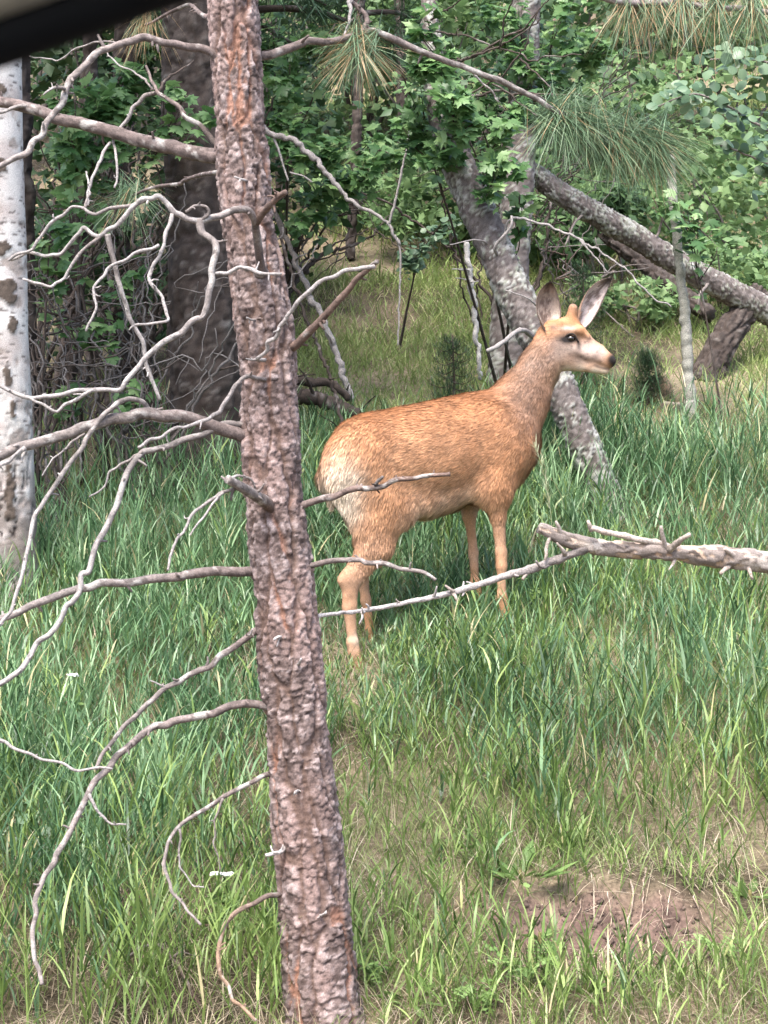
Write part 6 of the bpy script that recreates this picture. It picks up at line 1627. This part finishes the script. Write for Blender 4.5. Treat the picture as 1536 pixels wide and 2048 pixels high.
white_mat = flat_mat('white_petals', (0.78, 0.77, 0.72), rough=0.6)
def yarrow(label, px, py, d, w, seed):
    r = np.random.default_rng(seed)
    top = Wp(px, py, d); b = drop(top + [0.0, -0.02, 0]); th = Thing('yarrow_flower', label, 'flower', b, 'white yarrow flowers')
    B_ = Batch()
    C = catmull([b - [0, 0, 0.02], (b + top) / 2 + [0.01, 0, 0], top - [0, 0, 0.02]], 16)
    V, q, t, tp = tube(C, np.full(16, 0.0022), 5, 0, 0); 
    st = th.part('stem', V, weed_mat, t, q, {'rnd': np.full(len(V), 0.3)})
    hB = Batch()
    for i in range(40):
        rr = w * math.sqrt(r.random()); a = r.random() * 6.283
        c = top + np.array([rr * math.cos(a), rr * math.sin(a), 0.006 - rr * 0.12 + r.normal() * 0.002])
        V, q = uv_sphere(c, (0.0055, 0.0055, 0.003), 5, 6); hB.add(V, q)
    V, t, q, _ = hB.mesh_args(); th.part('flower_head', V, white_mat, t, q)
    P = np.repeat(C[3:12], 6, 0); n = len(P)
    V, t, rr = leaves(*LANCE, P, r.normal(size=(n, 3)) + [0, 0, 1], r.normal(size=(n, 3)) + [0, 0, 0.3], 0.03 + 0.03 * r.random(n), r.random(n))
    th.part('foliage', V, weed_mat, t, None, {'rnd': rr}, kind='stuff')
yarrow('white flat yarrow head under the hooked twig of the near pine', 432, 1750, 5.45, 0.016, 91)
yarrow('white flat yarrow head on the trunk side of its twin', 456, 1751, 5.47, 0.017, 92)
yarrow('single white flower in the tall grass below the dead branches', 146, 1352, 6.6, 0.020, 93)
# aspen sprout at the left edge
SP = Thing('aspen_sprout', 'low sprout with round green leaves under the longest drooping dead branch', 'sprout', gd(50, 5.75))
add_limb(SP, 'stem', [(50, 1780, 5.75), (55, 1700, 5.72), (50, 1600, 5.7)], 5, 3, c0=np.array([0.12, 0.14, 0.06]), c1=np.array([0.12, 0.14, 0.06]), seed=95, sides=5)
sp_pts = np.array([Wp(*p) for p in ((48, 1607, 5.68), (35, 1640, 5.66), (55, 1680, 5.66), (85, 1650, 5.7), (20, 1690, 5.68), (70, 1720, 5.66), (100, 1710, 5.7), (30, 1740, 5.68))])
leaf_objects(SP, ROUND_ME, sp_pts, np.array([0, -0.7, 0.6]) + 0.4 * RNG.normal(size=(8, 3)), RNG.normal(size=(8, 3)) + [0, 0, -0.3], np.full(8, 0.05))
# seed heads
seed_mat = leaf_mat('pale_seed_head', [(0.0, (0.36, 0.38, 0.22)), (1.0, (0.55, 0.55, 0.38))], trans=0.25, rough=0.6, spec=0.2)
def panicle(label, base, pts, n, L, seed):
    r = np.random.default_rng(seed)
    top = [Wp(*p) for p in pts]
    b = drop(Wp(*base)); th = Thing('seed_head_grass', label, 'grass', b, 'grass stalks with seed heads')
    C = catmull([b - [0, 0, 0.02]] + top, 40)
    V, q, t, tp = tube(C, np.linspace(0.0022, 0.001, 40), 5, 0, 0)
    th.part('stalk', V, seed_mat, t, q, {'rnd': np.full(len(V), 0.2)})
    k = (40 - 40 * 0.34 * r.random(n)).astype(int).clip(0, 39)
    tg = C[-1] - C[-6]; tg /= np.linalg.norm(tg)
    v = tg * 0.9 + r.normal(size=(n, 3)) * 0.38
    v /= np.linalg.norm(v, axis=1)[:, None]
    B_ = Batch(); B_.add(*ribbons(C[k], np.arctan2(v[:, 1], v[:, 0]), np.arccos(np.clip(v[:, 2], -1, 1)), L * (0.5 + r.random(n)), np.full(n, 0.004), np.full(n, 0.2), seg=3))
    V, t, q, rr = B_.mesh_args(); th.part('seed_head', V, seed_mat, t, q, {'rnd': rr})
panicle('feathery pale grass seed head beside the deer chest', (1110, 1230, 7.5), [(1105, 1080, 7.45), (1098, 1000, 7.43), (1086, 940, 7.4), (1072, 897, 7.4)], 90, 0.05, 96)
panicle('pale seed head standing below the knotted dead bough', (1245, 1330, 6.7), [(1250, 1200, 6.7), (1262, 1130, 6.7), (1270, 1080, 6.7)], 30, 0.03, 97)
panicle('thin pale seed head in front of the deer hind hooves', (760, 1330, 6.9), [(770, 1280, 6.9), (780, 1262, 6.9)], 24, 0.03, 98)
# pale roots and sticks hanging over the bare soil
RL = ['thickest long pale root curving down the middle of the bare soil', 'short straight pale root beside the thickest root on the bare soil', 'long thin root slanting from the soil rim toward the leafy weed', 'thin root slanting away from the weeds at the soil rim', 'short thin crooked root between the thick root and the slanting root', 'thin bent root between the leafy weed and the thickest root', 'small bent root lying low on the soil below the thickest root']
r = np.random.default_rng(99)
for i, (pth, w) in enumerate([([(1255, 1770), (1262, 1810), (1250, 1850), (1232, 1890), (1226, 1920)], 9), ([(1290, 1775), (1283, 1810), (1282, 1840)], 8), ([(1190, 1770), (1150, 1830), (1110, 1865)], 6), ([(1360, 1770), (1390, 1820), (1420, 1850)], 6), ([(1330, 1780), (1320, 1820), (1330, 1850)], 5), ([(1215, 1780), (1222, 1840), (1205, 1880)], 5), ([(1260, 1870), (1300, 1910), (1290, 1930)], 5)]):
    pp = []
    for (a, b) in pth:
        d = 3.456 / (0.39 + (b - 1024) / FPX); g3 = gd(a, d)
        pp.append((g3 + np.array([0, -0.01, 0.006])))
    C = catmull(pp, 24)
    C = C + 0.012 * np.stack([fbm(np.arange(24) * 0.35, np.full(24, i * 3.7 + k), oct=2, seed=55) for k in range(3)], -1) * [1, 1, 0.6]
    V, q, t, tp = tube(C, np.linspace(w, w * 0.4, 24) * 0.32 * 5.4 / FPX, 6, 0.3, 1000 + i)
    th = Thing('bare_root', RL[i], 'root', pp[0], 'dry roots on the bare soil')
    th.part('strand', V, twig_mat, t, q, {'Col': twig_col(V, tp, np.array([0.34, 0.27, 0.21]), np.array([0.30, 0.22, 0.17]), 1000 + i)})
# crumbled soil on the bare patch
r = np.random.default_rng(77)
n = 900
x = DIRT[0] + r.normal(size=n) * 0.26; y = 5.40 + r.normal(size=n) * 0.13
k = dirtmask(x, y) > 0.35; x, y = x[k], y[k]; n = len(x)
cv, cq = uv_sphere(np.zeros(3), 1.0, 5, 6)
s = 0.003 + 0.011 * r.random(n) ** 3
VV = np.stack([x, y, ground(x, y)], -1)[:, None] + cv[None] * (s[:, None] * (0.7 + 0.6 * r.random((n, 3))))[:, None] * (1 + 0.3 * r.normal(size=(n, len(cv), 1)))
QQ = (np.arange(n) * len(cv))[:, None, None] + cq[None]
cc = np.repeat(np.array([0.11, 0.08, 0.066]) * (0.7 + 0.7 * r.random((n, 1))), len(cv), 0)
tag(obj('soil_crumbs', new_mesh('soil_crumbs', VV.reshape(-1, 3), None, QQ.reshape(-1, 4), {'Col': cc}), gmat), 'crumbled brown soil on the bare patch of the bank', 'soil', kind='stuff')
# dead twig lying left of the pine foot
TG = Thing('fallen_twig', 'dark forked dead twig in the dry grass near the pine foot', 'twig', drop(Wp(345, 1960, 5.15)))
add_limb(TG, 'stem', [(255, 1915, 5.2), (285, 1893, 5.2), (318, 1890, 5.18), (345, 1915, 5.15), (378, 1970, 5.1), (410, 2035, 5.05), (430, 2090, 5.0)], 5, 9, c0=GREYB, c1=BROWN, seed=97, sides=6)
add_limb(TG, 'twig', [(345, 1915, 5.15), (365, 1903, 5.15), (392, 1912, 5.15)], 4, 2, c0=GREYB, c1=GREYB, seed=98, sides=5)

# ------------------------------------------------------------------ the car the picture is taken from
car = Thing('car', 'black car window frame with a strip of beige roof lining', 'car', (0.0, 0.35, -1.296))
car_black = flat_mat('black_rubber_trim', (0.006, 0.006, 0.007), rough=0.75, spec=0.2)  # rubber black, taken near black to stand for the interior shade
car_beige = flat_mat('beige_headliner', (0.55, 0.49, 0.38), rough=0.95, spec=0.05, nscale=200)
car_paint = flat_mat('dark_car_paint', (0.012, 0.013, 0.015), rough=0.3, spec=0.5)
# window opening as seen from inside: raked front edge at the left, then the roof line
ring = [(-0.95, -0.205), (-0.90, -0.185), (-0.0904, 0.1040), (-0.049, 0.1188), (0.05, 0.152), (0.14, 0.172), (0.30, 0.185), (0.80, 0.185), (0.92, 0.165), (0.98, 0.06), (1.0, -0.17), (0.96, -0.22), (0.0, -0.235), (-0.90, -0.225)]
ring = np.array(ring)
R2 = []
for i in range(len(ring)):
    R2.append(ring[i])
ringC = np.array(R2)
def ring_strip(prof, y_of=lambda x, z: 0.40):
    """sweep a closed cross-section (outward offset, depth) round the window opening"""
    n = len(ringC)
    nxt = np.roll(ringC, -1, 0); prv = np.roll(ringC, 1, 0)
    tg = nxt - prv; tg /= np.linalg.norm(tg, axis=1)[:, None]
    out = np.stack([-tg[:, 1], tg[:, 0]], -1)          # the ring runs clockwise seen from inside: outward is left
    V = []
    for (o, dy) in prof:
        p = ringC + out * o
        V.append(np.stack([p[:, 0], np.full(n, 0.40 + dy), p[:, 1]], -1))
    V = np.stack(V, 1)
    m = len(prof)
    I = np.arange(n * m).reshape(n, m)
    a = I; b = np.roll(I, -1, 0); c_ = np.roll(b, -1, 1); d = np.roll(a, -1, 1)
    return V.reshape(-1, 3), np.stack([a, b, c_, d], -1).reshape(-1, 4)
V, q = ring_strip([(0.0, 0.0), (0.002, -0.006), (0.0095, -0.007), (0.022, 0.0), (0.030, 0.03), (0.013, 0.035)])
car.part('window_seal', V, car_black, None, q)
V, q = ring_strip([(0.0085, -0.0085), (0.013, -0.014), (0.075, -0.030), (0.075, -0.010), (0.012, -0.004)])
car.part('inner_trim', V, car_beige, None, q)
V, q = ring_strip([(0.026, 0.036), (0.075, 0.034), (0.085, 0.060), (0.026, 0.062)])
car.part('door_frame', V, car_paint, None, q)
def boxv(x0, x1, y0, y1, z0, z1, bev=0.01):
    V = np.array([(x, y, z) for x in (x0, x1) for y in (y0, y1) for z in (z0, z1)])
    return V, np.array([(0, 1, 3, 2), (4, 6, 7, 5), (0, 4, 5, 1), (2, 3, 7, 6), (0, 2, 6, 4), (1, 5, 7, 3)])
V, q = boxv(-1.0, 1.05, 0.37, 0.46, -1.02, -0.262); car.part('door_panel', V, car_paint, None, q, smooth_sh=False)
V, q = boxv(-1.3, 1.5, 0.30, 0.44, -1.14, -1.024); car.part('sill', V, car_paint, None, q, smooth_sh=False)
V, q = boxv(-0.2, 1.3, -0.30, 0.36, 0.262, 0.30); car.part('roof', V, car_paint, None, q, smooth_sh=False)  # unseen part roof, added to shade the trim, kept short for light
tyre_mat = flat_mat('tyre_rubber', (0.02, 0.02, 0.02), rough=0.9)
rim_mat = flat_mat('alloy_rim', (0.45, 0.45, 0.46), rough=0.35, spec=0.6)
for cx in (-1.65, 1.85):
    a = np.linspace(0, 2 * np.pi, 37)[:-1]
    C = np.stack([cx + 0.255 * np.cos(a), np.full(36, 0.33), -1.296 + 0.325 + 0.255 * np.sin(a)], -1)
    pr = np.array([(0.07, -0.09), (0.07, 0.09), (-0.03, 0.10), (-0.075, 0.09), (-0.075, -0.09), (-0.03, -0.10)])
    Vt = np.stack([np.stack([cx + (0.255 + o) * np.cos(a), np.full(36, 0.33 + dy), -0.971 + (0.255 + o) * np.sin(a)], -1) for o, dy in pr], 1)
    I = np.arange(36 * 6).reshape(36, 6); b = np.roll(I, -1, 0)
    wq = np.stack([I, b, np.roll(b, -1, 1), np.roll(I, -1, 1)], -1).reshape(-1, 4)
    wh = car.part('wheel', Vt.reshape(-1, 3), tyre_mat, None, wq)
    Vr = np.concatenate([[[cx, 0.41, -0.971]], np.stack([cx + 0.185 * np.cos(a), np.full(36, 0.40), -0.971 + 0.185 * np.sin(a)], -1)])
    car.part('rim', Vr, rim_mat, [(0, 1 + i, 1 + (i + 1) % 36) for i in range(36)], None, parent=wh)
V, q = boxv(-2.2, 2.3, -1.0, 0.30, -1.0, -0.80); car.part('floor_pan', V, car_black, None, q, smooth_sh=False)
